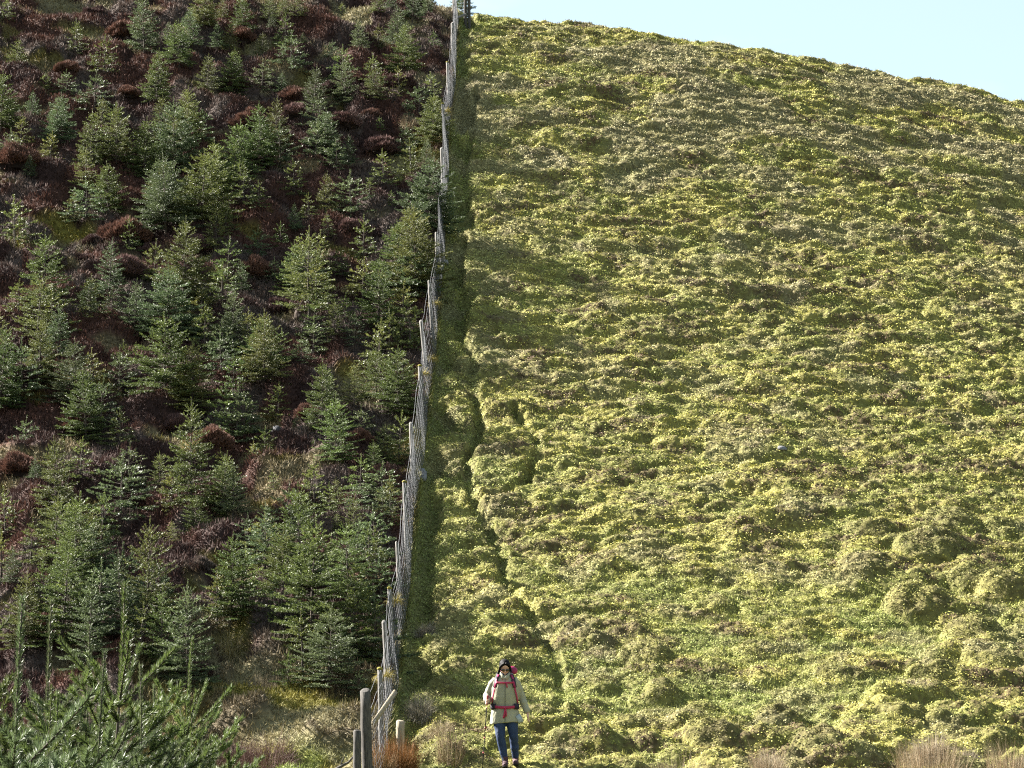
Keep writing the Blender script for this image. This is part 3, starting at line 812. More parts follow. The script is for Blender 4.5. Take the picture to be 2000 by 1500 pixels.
# netting: line wires with upright stays
WH = [.06, .18, .30, .43, .57, .73, .90, 1.06]
def fpt(s, h):
    """point on the fence at station s (posts as whole numbers) and height h"""
    i = min(int(s), len(posts)-2); t = s-i
    base = bases[i].lerp(bases[i+1], t); top = tops[i].lerp(tops[i+1], t)
    g = ztop(base.x, base.y)
    lo = Vector((base.x, base.y, g*.5+base.z*.5))
    dirv = (top-base); dirv /= max(dirv.z, .1)
    sag = -.05*math.sin(math.pi*t)*(h/1.1) if h < 1.1 else -.025*math.sin(math.pi*t)
    bulge = .03*math.sin(math.pi*t)*math.sin(s*3.1+h*2)
    return lo+dirv*h+Vector((bulge+.03, 0, sag))-FO
S = len(posts)-1
def wire_line(h, name, r, lab=None):
    b = MB(); pts = [fpt(k/10, h+.008*math.sin(k*1.7+h*30)) for k in range(0, S*10+1)]
    b.tube(pts, r, 5, False); o = b.build(name, M_wire, fence)
    if lab: o['label'] = lab
for j, h in enumerate((1.16, 1.36)): wire_line(h, 'line_wire', .0030)
net = MB()
for h in WH: net.tube([fpt(k/10, h+.006*math.sin(k*2.3+h*20)) for k in range(0, S*10+1)], .0024, 4, False)
rr = random.Random(3); s_ = .02
while s_ < S:
    i = min(int(s_), S-1); ln = (bases[i+1]-bases[i]).length
    net.tube([fpt(s_+rr.uniform(-.004, .004), h) for h in WH], .0020, 3, False)
    s_ += .135/ln
net.build('wire_netting', M_wire, fence)
# old wool and dead grass caught on the netting below the tops
def tuft(name, x, y, z, n, ln, spread, c1, c2, wid=.006, label=None, cat='grass', group=None, droop=.35, rad=.12, mat=None, parent=None, rise=1.):
    r = np.random.default_rng(int(abs(x*131+y*977)*10) % 99991)
    an = r.random(n)*6.283; rd = rad*np.sqrt(r.random(n))
    P = np.stack([np.cos(an)*rd, np.sin(an)*rd, -np.ones(n)*.03], -1)
    if label: P[:, 2] += gsamp(ZF, x+P[:, 0], y+P[:, 1])-z
    a2 = an+r.normal(0, .7, n); tl_ = np.abs(r.normal(0, spread, n))+.05
    D0 = np.stack([np.cos(a2)*tl_, np.sin(a2)*tl_, np.ones(n)*rise], -1); D0 /= np.linalg.norm(D0, axis=1, keepdims=True)
    Ls = ln*(.5+.6*r.random(n)); side = np.cross(D0, r.normal(size=(n, 3))); side /= np.linalg.norm(side, axis=1, keepdims=True)
    co = []; ks = 4; down = np.array([0, 0, -1.])
    q = P.copy(); d = D0.copy()
    for s in range(ks):
        w = wid*(1-s/ks*.8); co += [q-side*w/2, q+side*w/2]
        q = q+d*(Ls/ks)[:, None]; d = d+down*droop*tl_[:, None]*(s+1)/ks*2; d /= np.linalg.norm(d, axis=1, keepdims=True)
    co.append(q)
    co = np.stack(co, 1); m_ = co.shape[1]; co = co.reshape(-1, 3)
    b0 = np.arange(n)[:, None]*m_; F3 = []
    for s in range(ks-1):
        F3 += [b0+np.array([[2*s, 2*s+1, 2*s+3]]), b0+np.array([[2*s, 2*s+3, 2*s+2]])]
    F3.append(b0+np.array([[2*ks-2, 2*ks-1, 2*ks]]))
    F3 = np.concatenate(F3)
    t = r.random((n, 1)); cc = (np.array(c1)*t+np.array(c2)*(1-t))*(.75+.5*r.random((n, 1)))*ALB*1.15
    o = mesh_np(name, co, F3, [mat or M_leaf], np.repeat(cc[:, None], m_, 1).reshape(-1, 3))
    o.location = (x, y, z)
    if label: tag(o, label, cat, group)
    return o
def tuft_px(name, px, py, *a, **k):
    x, y = ground_at(px, py); x2 = x
    return tuft(name, x2, y, ztop(x2, y), *a, **k)
STR1, STR2 = (.46, .38, .24), (.30, .23, .13)
ORG1, ORG2 = (.36, .17, .055), (.22, .10, .035)
YEL1, YEL2 = (.45, .38, .10), (.3, .24, .07)

# clumps of old grass and rushes that stand out
tuft_px('rush_clump', 785, 1500, 900, .62, .30, ORG1, ORG2, .007, 'orange brown rush clump at the foot of the fence beside the short stub post', 'rush', rad=.20, droop=.2)
tuft_px('rush_clump', 752, 1512, 500, .5, .35, ORG1, STR2, .007, 'smaller orange brown rush clump in front of the fence netting', 'rush', rad=.16, droop=.25)
tuft_px('rush_clump', 880, 1490, 380, .42, .28, STR1, (.25, .15, .08), .006, 'thin straw coloured rush clump left of the walking pole', 'rush', rad=.2)
tuft_px('rush_clump', 1330, 1535, 1100, .58, .28, (.30, .19, .11), STR1, .004, 'wide reddish brown rush bed at the bottom edge right of the walker', 'rush', rad=.42, droop=.15)
tuft_px('rush_clump', 1500, 1520, 520, .55, .28, (.30, .19, .11), STR1, .004, 'reddish rush clump at the bottom edge, middle of the pasture foot', 'rush', rad=.25, droop=.2)
tuft_px('rush_clump', 1820, 1528, 1300, .6, .28, (.31, .19, .10), STR1, .004, 'tall reddish rush bed at the bottom edge toward the right corner', 'rush', rad=.5, droop=.15)
tuft_px('rush_clump', 1970, 1535, 700, .55, .28, (.31, .19, .10), STR1, .004, 'reddish rush clump in the bottom right corner', 'rush', rad=.3, droop=.2)
tuft_px('grass_tussock', 1505, 1508, 900, .34, .8, STR1, (.34, .29, .24), .007, 'pale drooping grass tussock beside the middle rush clump', 'tussock', rad=.14, droop=.8)
tuft_px('grass_tussock', 1815, 1500, 1600, .42, .8, STR1, (.34, .29, .24), .007, 'largest pale domed tussock at the bottom edge toward the right', 'tussock', rad=.2, droop=.9)
tuft_px('grass_tussock', 1885, 1490, 1100, .34, .8, STR1, (.34, .29, .24), .007, 'pale domed tussock just right of the largest one', 'tussock', rad=.17, droop=.9)
tuft_px('grass_tussock', 1995, 1515, 900, .34, .8, STR1, (.38, .33, .26), .007, 'pale tussock cut by the right frame edge at the bottom', 'tussock', rad=.16, droop=.9)
tuft_px('grass_tussock', 830, 1232, 700, .30, .75, (.40, .35, .28), (.24, .20, .15), .006, 'grey brown tussock in the shade right of the lower fence', 'tussock', rad=.1, droop=.6)
tuft_px('grass_tussock', 822, 1392, 900, .36, .8, (.40, .36, .28), (.26, .22, .15), .006, 'straggly grey tussock above the short stub post', 'tussock', rad=.16, droop=.7)
tuft_px('grass_tussock', 860, 1440, 600, .26, .9, STR1, STR2, .006, 'flattened straw tussock between fence and walker', 'tussock', rad=.18, droop=.8)
tuft_px('grass_tussock', 520, 1318, 1000, .34, .8, STR1, (.33, .27, .18), .007, 'pale dead tussock on the mossy bank under the spruces', 'tussock', rad=.2, droop=.8)
tuft_px('grass_tussock', 450, 1255, 800, .3, .8, STR1, YEL2, .007, 'pale tussock at the left end of the mossy bank', 'tussock', rad=.18, droop=.8)
tuft_px('grass_tussock', 372, 908, 900, .36, .8, STR1, YEL1, .008, 'cream tussock beside red heather low on the slope', 'tussock', rad=.16, droop=.9)
tuft_px('grass_tussock', 800, 258, 800, .35, .8, STR1, STR2, .009, 'pale tussock left of the upper fence', 'tussock', rad=.2, droop=.8)
tuft_px('grass_tussock', 852, 285, 900, .45, .8, YEL1, STR1, .010, 'yellow tussock hanging at the upper fence netting', 'tussock', rad=.2, droop=.9)
tuft_px('grass_tussock', 866, 48, 700, .38, .8, STR1, STR2, .010, 'straw tussock by the fence just below the crest', 'tussock', rad=.2, droop=.9)
tuft_px('grass_tussock', 838, 350, 700, .38, .8, STR1, STR2, .009, 'straw tussock left of the fence above mid slope', 'tussock', rad=.2, droop=.9)
tuft_px('grass_tussock', 770, 890, 700, .34, .8, YEL1, STR1, .008, 'yellow tussock left of the fence on the lower middle slope', 'tussock', rad=.2, droop=.9)
tuft_px('bramble_thicket', 520, 1478, 1500, .55, .9, (.19, .10, .075), (.11, .065, .055), .005, 'reddish brown arching dead stems at the bottom edge left of the fence', 'thicket', rad=.4, droop=.6)
tuft_px('bramble_thicket', 455, 1460, 1000, .5, .9, (.17, .095, .07), (.10, .06, .05), .005, 'smaller reddish stem thicket beside the foreground spruce', 'thicket', rad=.3, droop=.6)
for (i, h) in ((1, 1.1), (3, 1.0), (7, 1.0), (9, .6), (13, .9), (8, .3)):
    p = fpt(i+.25, h)+FO
    t_ = tuft('caught_grass', p.x, p.y, p.z, 220, .22, 1.2, YEL1, YEL2, .008, rad=.07, droop=.9, rise=.3)
    t_.parent = fence; t_.location = Vector((p.x, p.y, p.z))-FO

# posts and odd timber near the fence foot
def lone(name, label, cat, build, loc, mat, group=None):
    o = build.build(name, mat); o.location = loc; tag(o, label, cat, group); return o
x, y = ground_at(781, 1452); z = ztop(x, y)
lone('stub_post', 'short sawn stub post right of the fence, with pale cut top', 'post', rough_post((0, 0, -.3), (.01, 0, .47), .072, 12, 71, .0), (x, y, z), M_woodpale)
x, y = ground_at(697, 1560); z = ztop(x, y)
_p = at_depth(697, 1428, y)
lone('stub_post', 'dark square-topped stub post left of the strainer at the bottom edge', 'post', rough_post((0, 0, -.3), (0, 0, _p.z-z), .062, 12, 72, .0), (x, y, z), M_wooddark)
p0 = at_depth(729, 1413, posts[0][1]+.5); p1 = at_depth(773, 1350, posts[0][1]+1.0)
b = MB(); mdl = (p0+p1)/2; ax_ = (p1-p0).normalized()
b.ribbon([p0-mdl, (p0+p1)/2-mdl, p1-mdl], .07, .022, [Vector((0.5, -.8, .3))]*3)
lone('loose_rail', 'pale split rail leaning diagonally against the fence above the stub post', 'rail', b, mdl, M_woodpale)
# bleached boards and stones lying along the fence
def flat_stone(name, px, py, sx, sy, sz, rz, label, mat=None):
    x, y = ground_at(px, py); r = random.Random(int(px)); b = MB(); b.ball((0, 0, 0), (sx, sy, sz), 12, 8)
    for i in range(len(b.v)):
        v = b.v[i]; b.v[i] = v*(1+.18*math.sin(v.x*23+v.y*31+px)+r.uniform(-.04, .04))
    o = b.build(name, mat or M_stone); o.location = (x, y, ztop(x, y)+sz*.3); o.rotation_euler = (.5, .1, rz); tag(o, label, 'stone'); return o
flat_stone('stone', 825, 930, .10, .26, .09, .15, 'long pale bluish stone against the fence foot on the lower slope')
flat_stone('stone', 868, 513, .10, .12, .06, .2, 'small pale stone at the fence foot at mid slope')
flat_stone('stone', 1527, 888, .11, .08, .04, .2, 'small grey stone out on the middle of the pasture')
flat_stone('stone', 1606, 662, .14, .08, .04, .2, 'pale grey stone on the pasture above the middle')
flat_stone('stone', 542, 835, .14, .13, .13, .2, 'dark rounded boulder among the heather below a tiny spruce', mat_plain('dark_stone', (.16, .16, .17), .85, .3, (.09, .09, .1), 9, .02))
x, y = ground_at(893, 48)
b = MB(); b.ribbon([(-.12, 0, 0), (.28, 0, .16)], .09, .03, [Vector((0, -.8, .6))]*2)
lone('fallen_board', 'short bleached board on the grass beside the fence just under the crest', 'board', b, (x, y, ztop(x, y)+.08), M_wood)
# crooked dead branch at the bottom left of the strainer
x, y = ground_at(668, 1492); b = MB()
b.tube([(-.22, 0, .02), (-.12, 0, .06), (0, 0, .13), (.1, 0, .18), (.2, .02, .30)], [.02, .024, .022, .018, .012], 7)
b.tube([(-.02, 0, .12), (.0, 0, .2), (.03, 0, .27)], [.01, .008, .004], 5)
lone('dead_branch', 'crooked dark dead branch lying by the dark stub post at the bottom edge', 'branch', b, (x, y, ztop(x, y)), M_wooddark)
x, y = ground_at(580, 1490)
lone('tree_stump', 'small dark stump among the reddish stems at the bottom edge', 'stump', rough_post((0, 0, -.2), (.02, 0, .22), .06, 10, 75, .03), (x, y, ztop(x, y)), M_wooddark)
# gate posts beyond the crest
x, y = ground_at(918, 30, h=0.0); y = min(y, 79.0)
pr = MB()
for dx, hh in ((-.055, 1.5), (.06, 1.55)):
    q = rough_post((dx, 0, -.3), (dx-.01, 0, hh), .052, 9, int(dx*100)+90, .0); o_ = len(pr.v); pr.v += q.v; pr.f += [[a+o_ for a in f] for f in q.f]
lone('twin_post', 'pair of dark fence posts strapped together on the skyline', 'post', pr, (x, y, ztop(x, y)), M_wooddark)
x, y = ground_at(887, 34)
lone('corner_post', 'brown corner post beside the fence on the skyline', 'post', rough_post((0, 0, -.3), (0, 0, 1.7), .06, 9, 95, 0), (x, y, ztop(x, y)), M_wooddark)
tt = KINDS['full'][1]
plant('spruce_tree', tt, -1.62, 81.5, 1.35, .9, 1., 'dark spruce just behind the crest right of the fence top', None)

# ------------------------------------------------------------------ heather bushes that stand out as single mounds
def heather_bush(seed, c1, c2):
    r = np.random.default_rng(seed); n = 5200
    u = r.normal(size=(n, 3)); u[:, 2] = np.abs(u[:, 2])-.12; u /= np.linalg.norm(u, axis=1, keepdims=True)
    lump = 1+.16*np.sin(u[:, 0]*5+seed)*np.cos(u[:, 1]*4+seed)+.1*np.sin(u[:, 2]*9+u[:, 0]*7)
    P = u*lump[:, None]*np.array([.5, .5, .42])*(.72+.28*r.random((n, 1))**.5)
    D = u*.8+np.array([0, 0, .55])+r.normal(size=(n, 3))*.28; D /= np.linalg.norm(D, axis=1, keepdims=True)
    sd = np.cross(D, r.normal(size=(n, 3))); sd /= np.linalg.norm(sd, axis=1, keepdims=True)
    L_ = .07+.07*r.random(n); w = .013+.007*r.random(n)
    co = np.stack([P-sd*w[:, None], P+sd*w[:, None], P+D*L_[:, None]], 1).reshape(-1, 3)
    cc = (np.array(c1)+(np.array(c2)-np.array(c1))*r.random((n, 1)))*(.6+.8*r.random((n, 1)))*ALB*1.7
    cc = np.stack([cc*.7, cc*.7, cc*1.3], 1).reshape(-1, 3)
    cr = mesh_np('twigs', co, np.arange(3*n).reshape(-1, 3), [M_heath], cc, link=False)
    b = MB(); b.ball((0, 0, .0), (.40, .40, .33), 14, 9)
    for i in range(len(b.v)):
        v = b.v[i].normalized(); b.v[i] = b.v[i]*(1+.16*math.sin(v.x*5+seed)*math.cos(v.y*4+seed)+.1*math.sin(v.z*9+v.x*7))
    me = bpy.data.meshes.new('stems'); me.from_pydata([tuple(v) for v in b.v], [], b.f); me.materials.append(M_stem); me.update()
    return me, cr
M_stem = mat_plain('heather_stem', (.05, .032, .026), .95, .1, (.025, .018, .015), 25, .02)
HK = {'rust': heather_bush(1, (.155, .08, .057), (.11, .06, .045)), 'dark': heather_bush(2, (.085, .05, .045), (.055, .032, .03)), 'pink': heather_bush(3, (.15, .085, .075), (.10, .06, .055)), 'grey': heather_bush(4, (.15, .12, .10), (.09, .065, .055))}
BUSH = [(490,262,42,'rust','rust brown rounded heather bush high on the slope above yellow moss'),(518,322,36,'dark','dark round heather bush between two moss gaps in the upper slope'),(245,475,52,'rust','largest rust brown heather dome beside the yellow moss strip'),(182,478,26,'dark','small dark heather ball left of the largest rust dome'),(300,490,34,'pink','pinkish heather bush just right of the largest rust dome'),(245,560,45,'pink','wide reddish pink heather bush below the moss strip'),(95,525,42,'grey','grey brown heather mound left of the moss strip'),(165,510,25,'dark','brown heather mound in the middle of the moss strip'),(380,495,36,'pink','pinkish heather bush at the foot of a broad spruce'),(30,345,48,'rust','broad brown heather mound near the left edge in the upper slope'),(640,190,30,'dark','dark heather bush between sparse spruces high on the slope'),(690,170,28,'rust','brown heather bush left of a sparse spruce high on the slope'),(780,195,34,'dark','dark heather dome near the upper fence'),(575,190,36,'rust','rust heather mound right of a slim spruce high on the slope'),(580,255,30,'pink','pinkish heather ball above the upper middle'),(675,265,32,'pink','reddish heather bush beside small yellow moss'),(745,292,40,'pink','wide reddish heather band left of the upper fence'),(725,248,20,'rust','small rust heather ball above the reddish band'),(470,75,34,'rust','rust heather mound under the skyline rows'),(455,170,34,'dark','dark heather mound left of a slim spruce'),(190,30,34,'dark','dark heather mound near the top left'),(240,70,40,'rust','long rust heather mound near the top left'),(130,155,26,'rust','small rust heather ball in the upper left'),(250,200,24,'rust','rust heather ball between two upper spruces'),(500,540,44,'rust','rust heather mound at mid slope left of a small rounded spruce'),(560,600,46,'dark','wide brown heather mound at mid slope'),(685,460,34,'pink','pinkish heather mound above mid slope'),(670,555,30,'rust','rust heather ball among spruces at mid slope'),(600,840,30,'rust','deep red heather bush in the lower middle'),(555,850,36,'pink','pinkish heather bush in the lower middle'),(150,840,46,'rust','rust brown heather dome in the lower left middle'),(410,895,46,'rust','deep red heather mound beside the cream tussock'),(345,835,36,'pink','pinkish heather mound left of the deep red one'),(35,915,44,'rust','rust heather mound at the left edge low on the slope'),(40,770,38,'dark','dark heather mound close to the left edge below mid slope'),(60,740,30,'grey','grey heather mound close to the left edge below mid slope'),(700,880,32,'rust','rust heather bush left of the lower fence'),(740,845,26,'grey','small grey heather mound left of the lower fence'),(430,985,50,'dark','large dark heather mound low on the slope'),(390,1130,34,'grey','grey brown heather mound beside yellow moss near the slope foot'),(260,985,30,'dark','dark heather mound low in the left half'),(440,1440,50,'grey','grey brown heather mound at the bottom edge by the foreground spruce'),(380,1310,38,'dark','dark heather clump right of the foreground spruce')]
for i, (px, py, rp, k, lb) in enumerate(BUSH):
    x, y = ground_at(px, py); s = rp*y/F/.5*.9
    e = empty('heather_bush', (x, y, ztop(x, y)-.05), i*1.3); e.scale = (s, s*.9, s*(.95 if y > 45 else .8))
    me, cr = HK[k]
    for nm, m_ in (('stems', me), ('twigs', cr)):
        o = bpy.data.objects.new(nm, m_); C.objects.link(o); o.parent = e
    tag(e, lb, 'heather bush', 'heather bushes that stand out as single mounds')
# ------------------------------------------------------------------ the walker
M_jacket = mat_plain('jacket_cloth', (.52, .505, .365), .8, .25, (.43, .42, .30), 7, .03, (1, 1, .6))
M_jlight = mat_plain('jacket_lining', (.55, .62, .62), .7, .3, (.48, .55, .56), 9, .004)
M_navy = mat_plain('trouser_cloth', (.028, .062, .165), .75, .3, (.018, .042, .115), 9, .02)
M_neck = mat_plain('neck_scarf', (.035, .045, .11), .85, .2, (.02, .03, .08), 30, .004)
M_skin = mat_plain('skin', (.95, .58, .42), .6, .3, (.85, .50, .36), 20)
M_hair = mat_plain('hair', (.012, .010, .011), .6, .08, (.006, .005, .006), 40, .004, (8, 8, 1))
M_pink = mat_plain('pink_webbing', (.62, .03, .12), .6, .3, (.52, .02, .09), 30)
M_mag = mat_plain('magenta_pack', (.55, .015, .14), .55, .35, (.42, .01, .10), 12, .005)
M_pad = mat_plain('dark_padding', (.035, .025, .05), .8, .3, (.02, .015, .03), 25)
M_boot = mat_plain('boot_leather', (.12, .05, .06), .75, .3, (.08, .035, .045), 25, .003)
M_sole = mat_plain('boot_sole', (.02, .02, .02), .8, .3)
M_lens = mat_plain('dark_lens', (.02, .012, .01), .15, .6)
M_black = mat_plain('black_shaft', (.012, .012, .013), .8, .1)
M_red = mat_plain('red_plastic', (.55, .03, .03), .4, .4)
M_steel = mat_plain('steel_tip', (.5, .5, .5), .3, .5, metal=.8)

hx, hy = ground_at(986, 1499)
hz = ztop(hx, hy)
person = empty('person', (hx, hy, hz))
tag(person, 'woman in a sage green jacket, navy trousers and dark sunglasses walking down with one pole', 'person')

TZ = [.655, .70, .78, .88, .92, .96, 1.06, 1.18, 1.27, 1.325, 1.365, 1.395]
TA = [.232, .228, .218, .202, .190, .198, .212, .215, .205, .175, .12, .082]
TB = [.150, .150, .145, .138, .128, .134, .146, .145, .130, .112, .092, .078]
def ta(z): return float(np.interp(z, TZ, TA))
def tb(z): return float(np.interp(z, TZ, TB))
def torso_pt(x, z, out=0.0):
    a, b = ta(z), tb(z); u = max(-.98, min(.98, x/a))
    y = -b*math.sqrt(1-u*u); n = Vector((x/(a*a), y/(b*b), 0)).normalized()
    return Vector((x, y, z))+n*out, n
def remesh(o, v):
    m = o.modifiers.new('fuse', 'REMESH'); m.mode = 'VOXEL'; m.voxel_size = v; m.use_smooth_shade = True
    s = o.modifiers.new('soft', 'SMOOTH'); s.factor = .5; s.iterations = 2
    return o
# body
hc = Vector((0.0, -.045, 1.50)); HR = Matrix.Rotation(math.radians(24), 3, 'X') @ Matrix.Rotation(math.radians(4), 3, 'Z')
def head(p): return hc+HR @ Vector(p)
b = MB()
b.ball(hc+HR @ Vector((0, .012, .025)), (.074, .092, .088), 18, 12, HR)          # skull
b.ball(head((0, -.012, -.045)), (.058, .066, .070), 16, 10, HR)                   # face
b.ball(head((0, -.055, -.088)), (.026, .022, .022), 10, 8, HR)                    # chin
b.tube([head((0, -.078, .01)), head((0, -.094, -.018)), head((0, -.103, -.034))], [.008, .011, .013], 8)
b.ball(head((0, -.084, -.064)), (.022, .009, .0045), 10, 6, HR)
b.ball(head((0, -.082, -.073)), (.019, .009, .005), 10, 6, HR)
for s in (-1, 1):
    b.ball(head((.076*s, .012, -.02)), (.010, .017, .030), 8, 8, HR)
    b.ball(head((.036*s, -.070, -.035)), (.020, .014, .018), 8, 6, HR)
b.tube([(0, .02, 1.28), (0, .0, 1.38), head((0, .03, -.06))], [.062, .052, .052], 12)
b.tube([(0, 0, .74), (0, 0, .95), (0, 0, 1.15), (0, .01, 1.3)], [.13, .12, .13, .10], 14)
for s in (-1, 1): b.tube([(0, .01, 1.28), (.15*s, .01, 1.29)], [.07, .055], 10)
SH = {-1: Vector((-.165, .01, 1.29)), 1: Vector((.165, .01, 1.29))}
EL = {-1: Vector((-.275, .06, 1.075)), 1: Vector((.262, .05, 1.045))}
WR = {-1: Vector((-.272, -.155, .985)), 1: Vector((.345, .0, .825))}
HP = {-1: Vector((-.09, 0, .80)), 1: Vector((.09, 0, .80))}
KN = {-1: Vector((-.065, -.085, .44)), 1: Vector((.135, -.03, .46))}
AN = {-1: Vector((.005, -.06, .07)), 1: Vector((.165, .09, .10))}
for s in (-1, 1):
    b.tube([SH[s], (SH[s]+EL[s])/2, EL[s], (EL[s]+WR[s])/2, WR[s]], [.048, .044, .037, .035, .026], 10)
    b.tube([HP[s], (HP[s]+KN[s])/2, KN[s], (KN[s]+AN[s])/2+Vector((0, .01, .04)), AN[s]], [.085, .07, .05, .05, .035], 12)
# the hand closed round the pole grip (image left)
PT = Vector((-.262, -.225, 1.07)); PB = Vector((-.345, -.36, -.10)); pd = (PB-PT).normalized()
hg = PT-pd*0+pd*.085
wr = WR[-1]
palm = hg+Vector((-.005, .034, .0))
b.tube([wr, (wr+palm)/2, palm], [.025, .028, .030], 10)
b.ball(palm, (.020, .026, .042), 10, 8)
for i in range(4):
    c = hg+pd*(-.030+i*.021)
    r = .0085-.0007*i
    pts = []
    for k in range(6):
        a = math.radians(70-k*52)      # curls round the front of the grip
        pts.append(c+Vector((math.cos(a)*.025*(-1), math.sin(a)*.025, -.002*k)))
    b.tube(pts, [r*1.05, r*1.05, r, r, r*.92, r*.7], 8)
b.tube([palm+Vector((.012, 0, .02)), hg+Vector((.026, .0, .012)), hg+Vector((.018, -.024, .026))], [.012, .010, .008], 8)
# the hanging hand (image right): palm towards the thigh, fingers a little curled
w2 = WR[1]; dn = Vector((.12, -.10, -1)).normalized(); fw = Vector((-.15, -1, .05)).normalized(); inw = dn.cross(fw).normalized()
b.tube([w2, w2+dn*.03], [.024, .026], 10)
pc = w2+dn*.065
for k in range(4):
    o_ = fw*(-.027+.018*(3-k)); root = w2+dn*.088+o_; l = (.062, .074, .078, .068)[::-1][k]
    b.tube([w2+dn*.03+o_*.7, root], [.014, .0115], 8)
    p1 = root+(dn*.9+fw*.12-inw*.08).normalized()*l*.45; p2 = p1+(dn*.9+fw*.2-inw*.35).normalized()*l*.32; p3 = p2+(dn*.75+fw*.2-inw*.6).normalized()*l*.26
    b.tube([root, p1, p2, p3], [.0095, .009, .0083, .0062], 8)
b.ball(pc, (.018, .036, .040), 10, 8)
b.tube([w2+dn*.03+fw*.02, w2+dn*.065+fw*.045, w2+dn*.10+fw*.050-inw*.01], [.013, .0105, .0075], 8)
body = remesh(b.build('body', M_skin, person), .0055)

# jacket: torso rings, hem flaring to the right, sleeves and collar
b = MB(); n = 30; rings = list(zip(TZ, TA, TB))
for (z, a, d_) in rings:
    fl = max(0, (.80-z)/.145)
    for k in range(n):
        an = 2*math.pi*k/n; cx = math.cos(an); sy = math.sin(an)
        fold = 1+.022*math.sin(an*7+z*9)*(1 if z < .95 else .5)+.012*math.sin(an*11-z*23)
        ex = .055*fl*max(0, cx)**2
        b.v.append(Vector((a*cx*fold+ex, d_*sy*fold, z-.012*math.sin(an*2+1)*fl+.02*fl*max(0, cx))))
for i in range(len(rings)-1):
    for k in range(n): b.f.append([i*n+k, i*n+(k+1) % n, (i+1)*n+(k+1) % n, (i+1)*n+k])
b.f.append([(len(rings)-1)*n+k for k in range(n)]); b.f.append([k for k in range(n)][::-1])
for s in (-1, 1):
    pts = []; rad = []; K = 12
    for i in range(K+1):
        t = i/K
        p = SH[s].lerp(EL[s], t*2) if t < .5 else EL[s].lerp(WR[s]+(WR[s]-EL[s]).normalized()*.012, (t-.5)*2)
        pts.append(p); rad.append(float(np.interp(t, [0, .2, .5, .85, 1], [.072, .066, .060, .052, .048]))+.0045*math.sin(i*2.4+s))
    pts = [Vector((.10*s, .01, 1.265))]+pts; rad = [.075]+rad
    b.tube(pts, rad, 14)
jk = remesh(b.build('jacket', M_jacket, person), .0085)
# turned collar
b = MB()
for s in (-1, 1):
    b.ribbon([(.012*s, -.112, 1.325), (.045*s, -.098, 1.365), (.072*s, -.055, 1.400), (.078*s, .01, 1.42), (.05*s, .07, 1.425), (0, .085, 1.425)], .058, .010,
             [Vector((.2*s, -1, .2)), Vector((.5*s, -.9, .2)), Vector((.9*s, -.5, .1)), Vector((1*s, 0, .1)), Vector((.6*s, .8, 0)), Vector((0, 1, 0))])
b.build('collar', M_jacket, jk)
b = MB(); b.tube([torso_pt(0.004, z, .006)[0] for z in np.linspace(.665, 1.33, 14)], .0035, 5); b.build('zip', M_sole, jk)
b = MB(); pts = [Vector((ta(z)*1.02+.012, -.045+.01*k, z)) for k, z in enumerate((.80, .75, .70, .665))]
b.ribbon([Vector((.195, -.10, .78)), Vector((.232, -.09, .72)), Vector((.245, -.09, .672))], .085, .008, [Vector((.35, -.9, .15))]*3)
b.build('lining', M_jlight, jk)
# scarf
b = MB(); b.tube([(0, .0, 1.34), (0, -.008, 1.38), (0, -.014, 1.405), head((0, .012, -.088))], [.078, .078, .072, .064], 16)
remesh(b.build('neck_scarf', M_neck, person), .008)

# trousers
b = MB()
b.tube([(0, 0, .66), (0, .0, .74), (0, 0, .85)], [.13, .145, .14], 16)
for s in (-1, 1):
    pts = []; rad = []
    for i in range(13):
        t = i/12; p = HP[s].lerp(KN[s], t*2) if t < .5 else KN[s].lerp(AN[s]+Vector((0, 0, .02)), (t-.5)*2)
        if t > .5: p = p+Vector((0, .022*math.sin((t-.5)*2*math.pi), 0))
        pts.append(p); rad.append(float(np.interp(t, [0, .2, .5, .72, 1], [.104, .096, .067, .066, .046]))+.0028*math.sin(i*2.9+s))
    b.tube(pts, rad, 14)
remesh(b.build('trousers', M_navy, person), .0085)

# boots
for s in (-1, 1):
    a = AN[s]; b = MB(); o_ = Vector((a.x, a.y, a.z-.075))
    b.tube([a+Vector((0, 0, .085)), a+Vector((0, 0, .0)), o_+Vector((0, .005, .03))], [.050, .048, .046], 12)
    b.tube([o_+Vector((0, .055, .040)), o_+Vector((0, 0, .048)), o_+Vector((0, -.08, .045)), o_+Vector((.004*s, -.15, .036)), o_+Vector((.004*s, -.19, .030))], [.036, .045, .047, .043, .026], 12)
    bo = remesh(b.build('boot', M_boot, person), .007)
    q = MB(); q.tube([o_+Vector((0, .085, .008)), o_+Vector((0, .04, .008)), o_+Vector((0, -.07, .008)), o_+Vector((0, -.16, .010)), o_+Vector((0, -.215, .018))], [.026, .042, .046, .044, .022], 12, flat=.35)
    q.build('sole', M_sole, bo)
    q = MB()
    for k in range(4):
        z = o_+Vector((0, -.035-k*.028, .094-k*.006)); q.tube([z+Vector((-.02, 0, -.004)), z+Vector((0, -.006, .003)), z+Vector((.02, 0, -.004))], .003, 5)
    q.build('lace', M_black, bo)

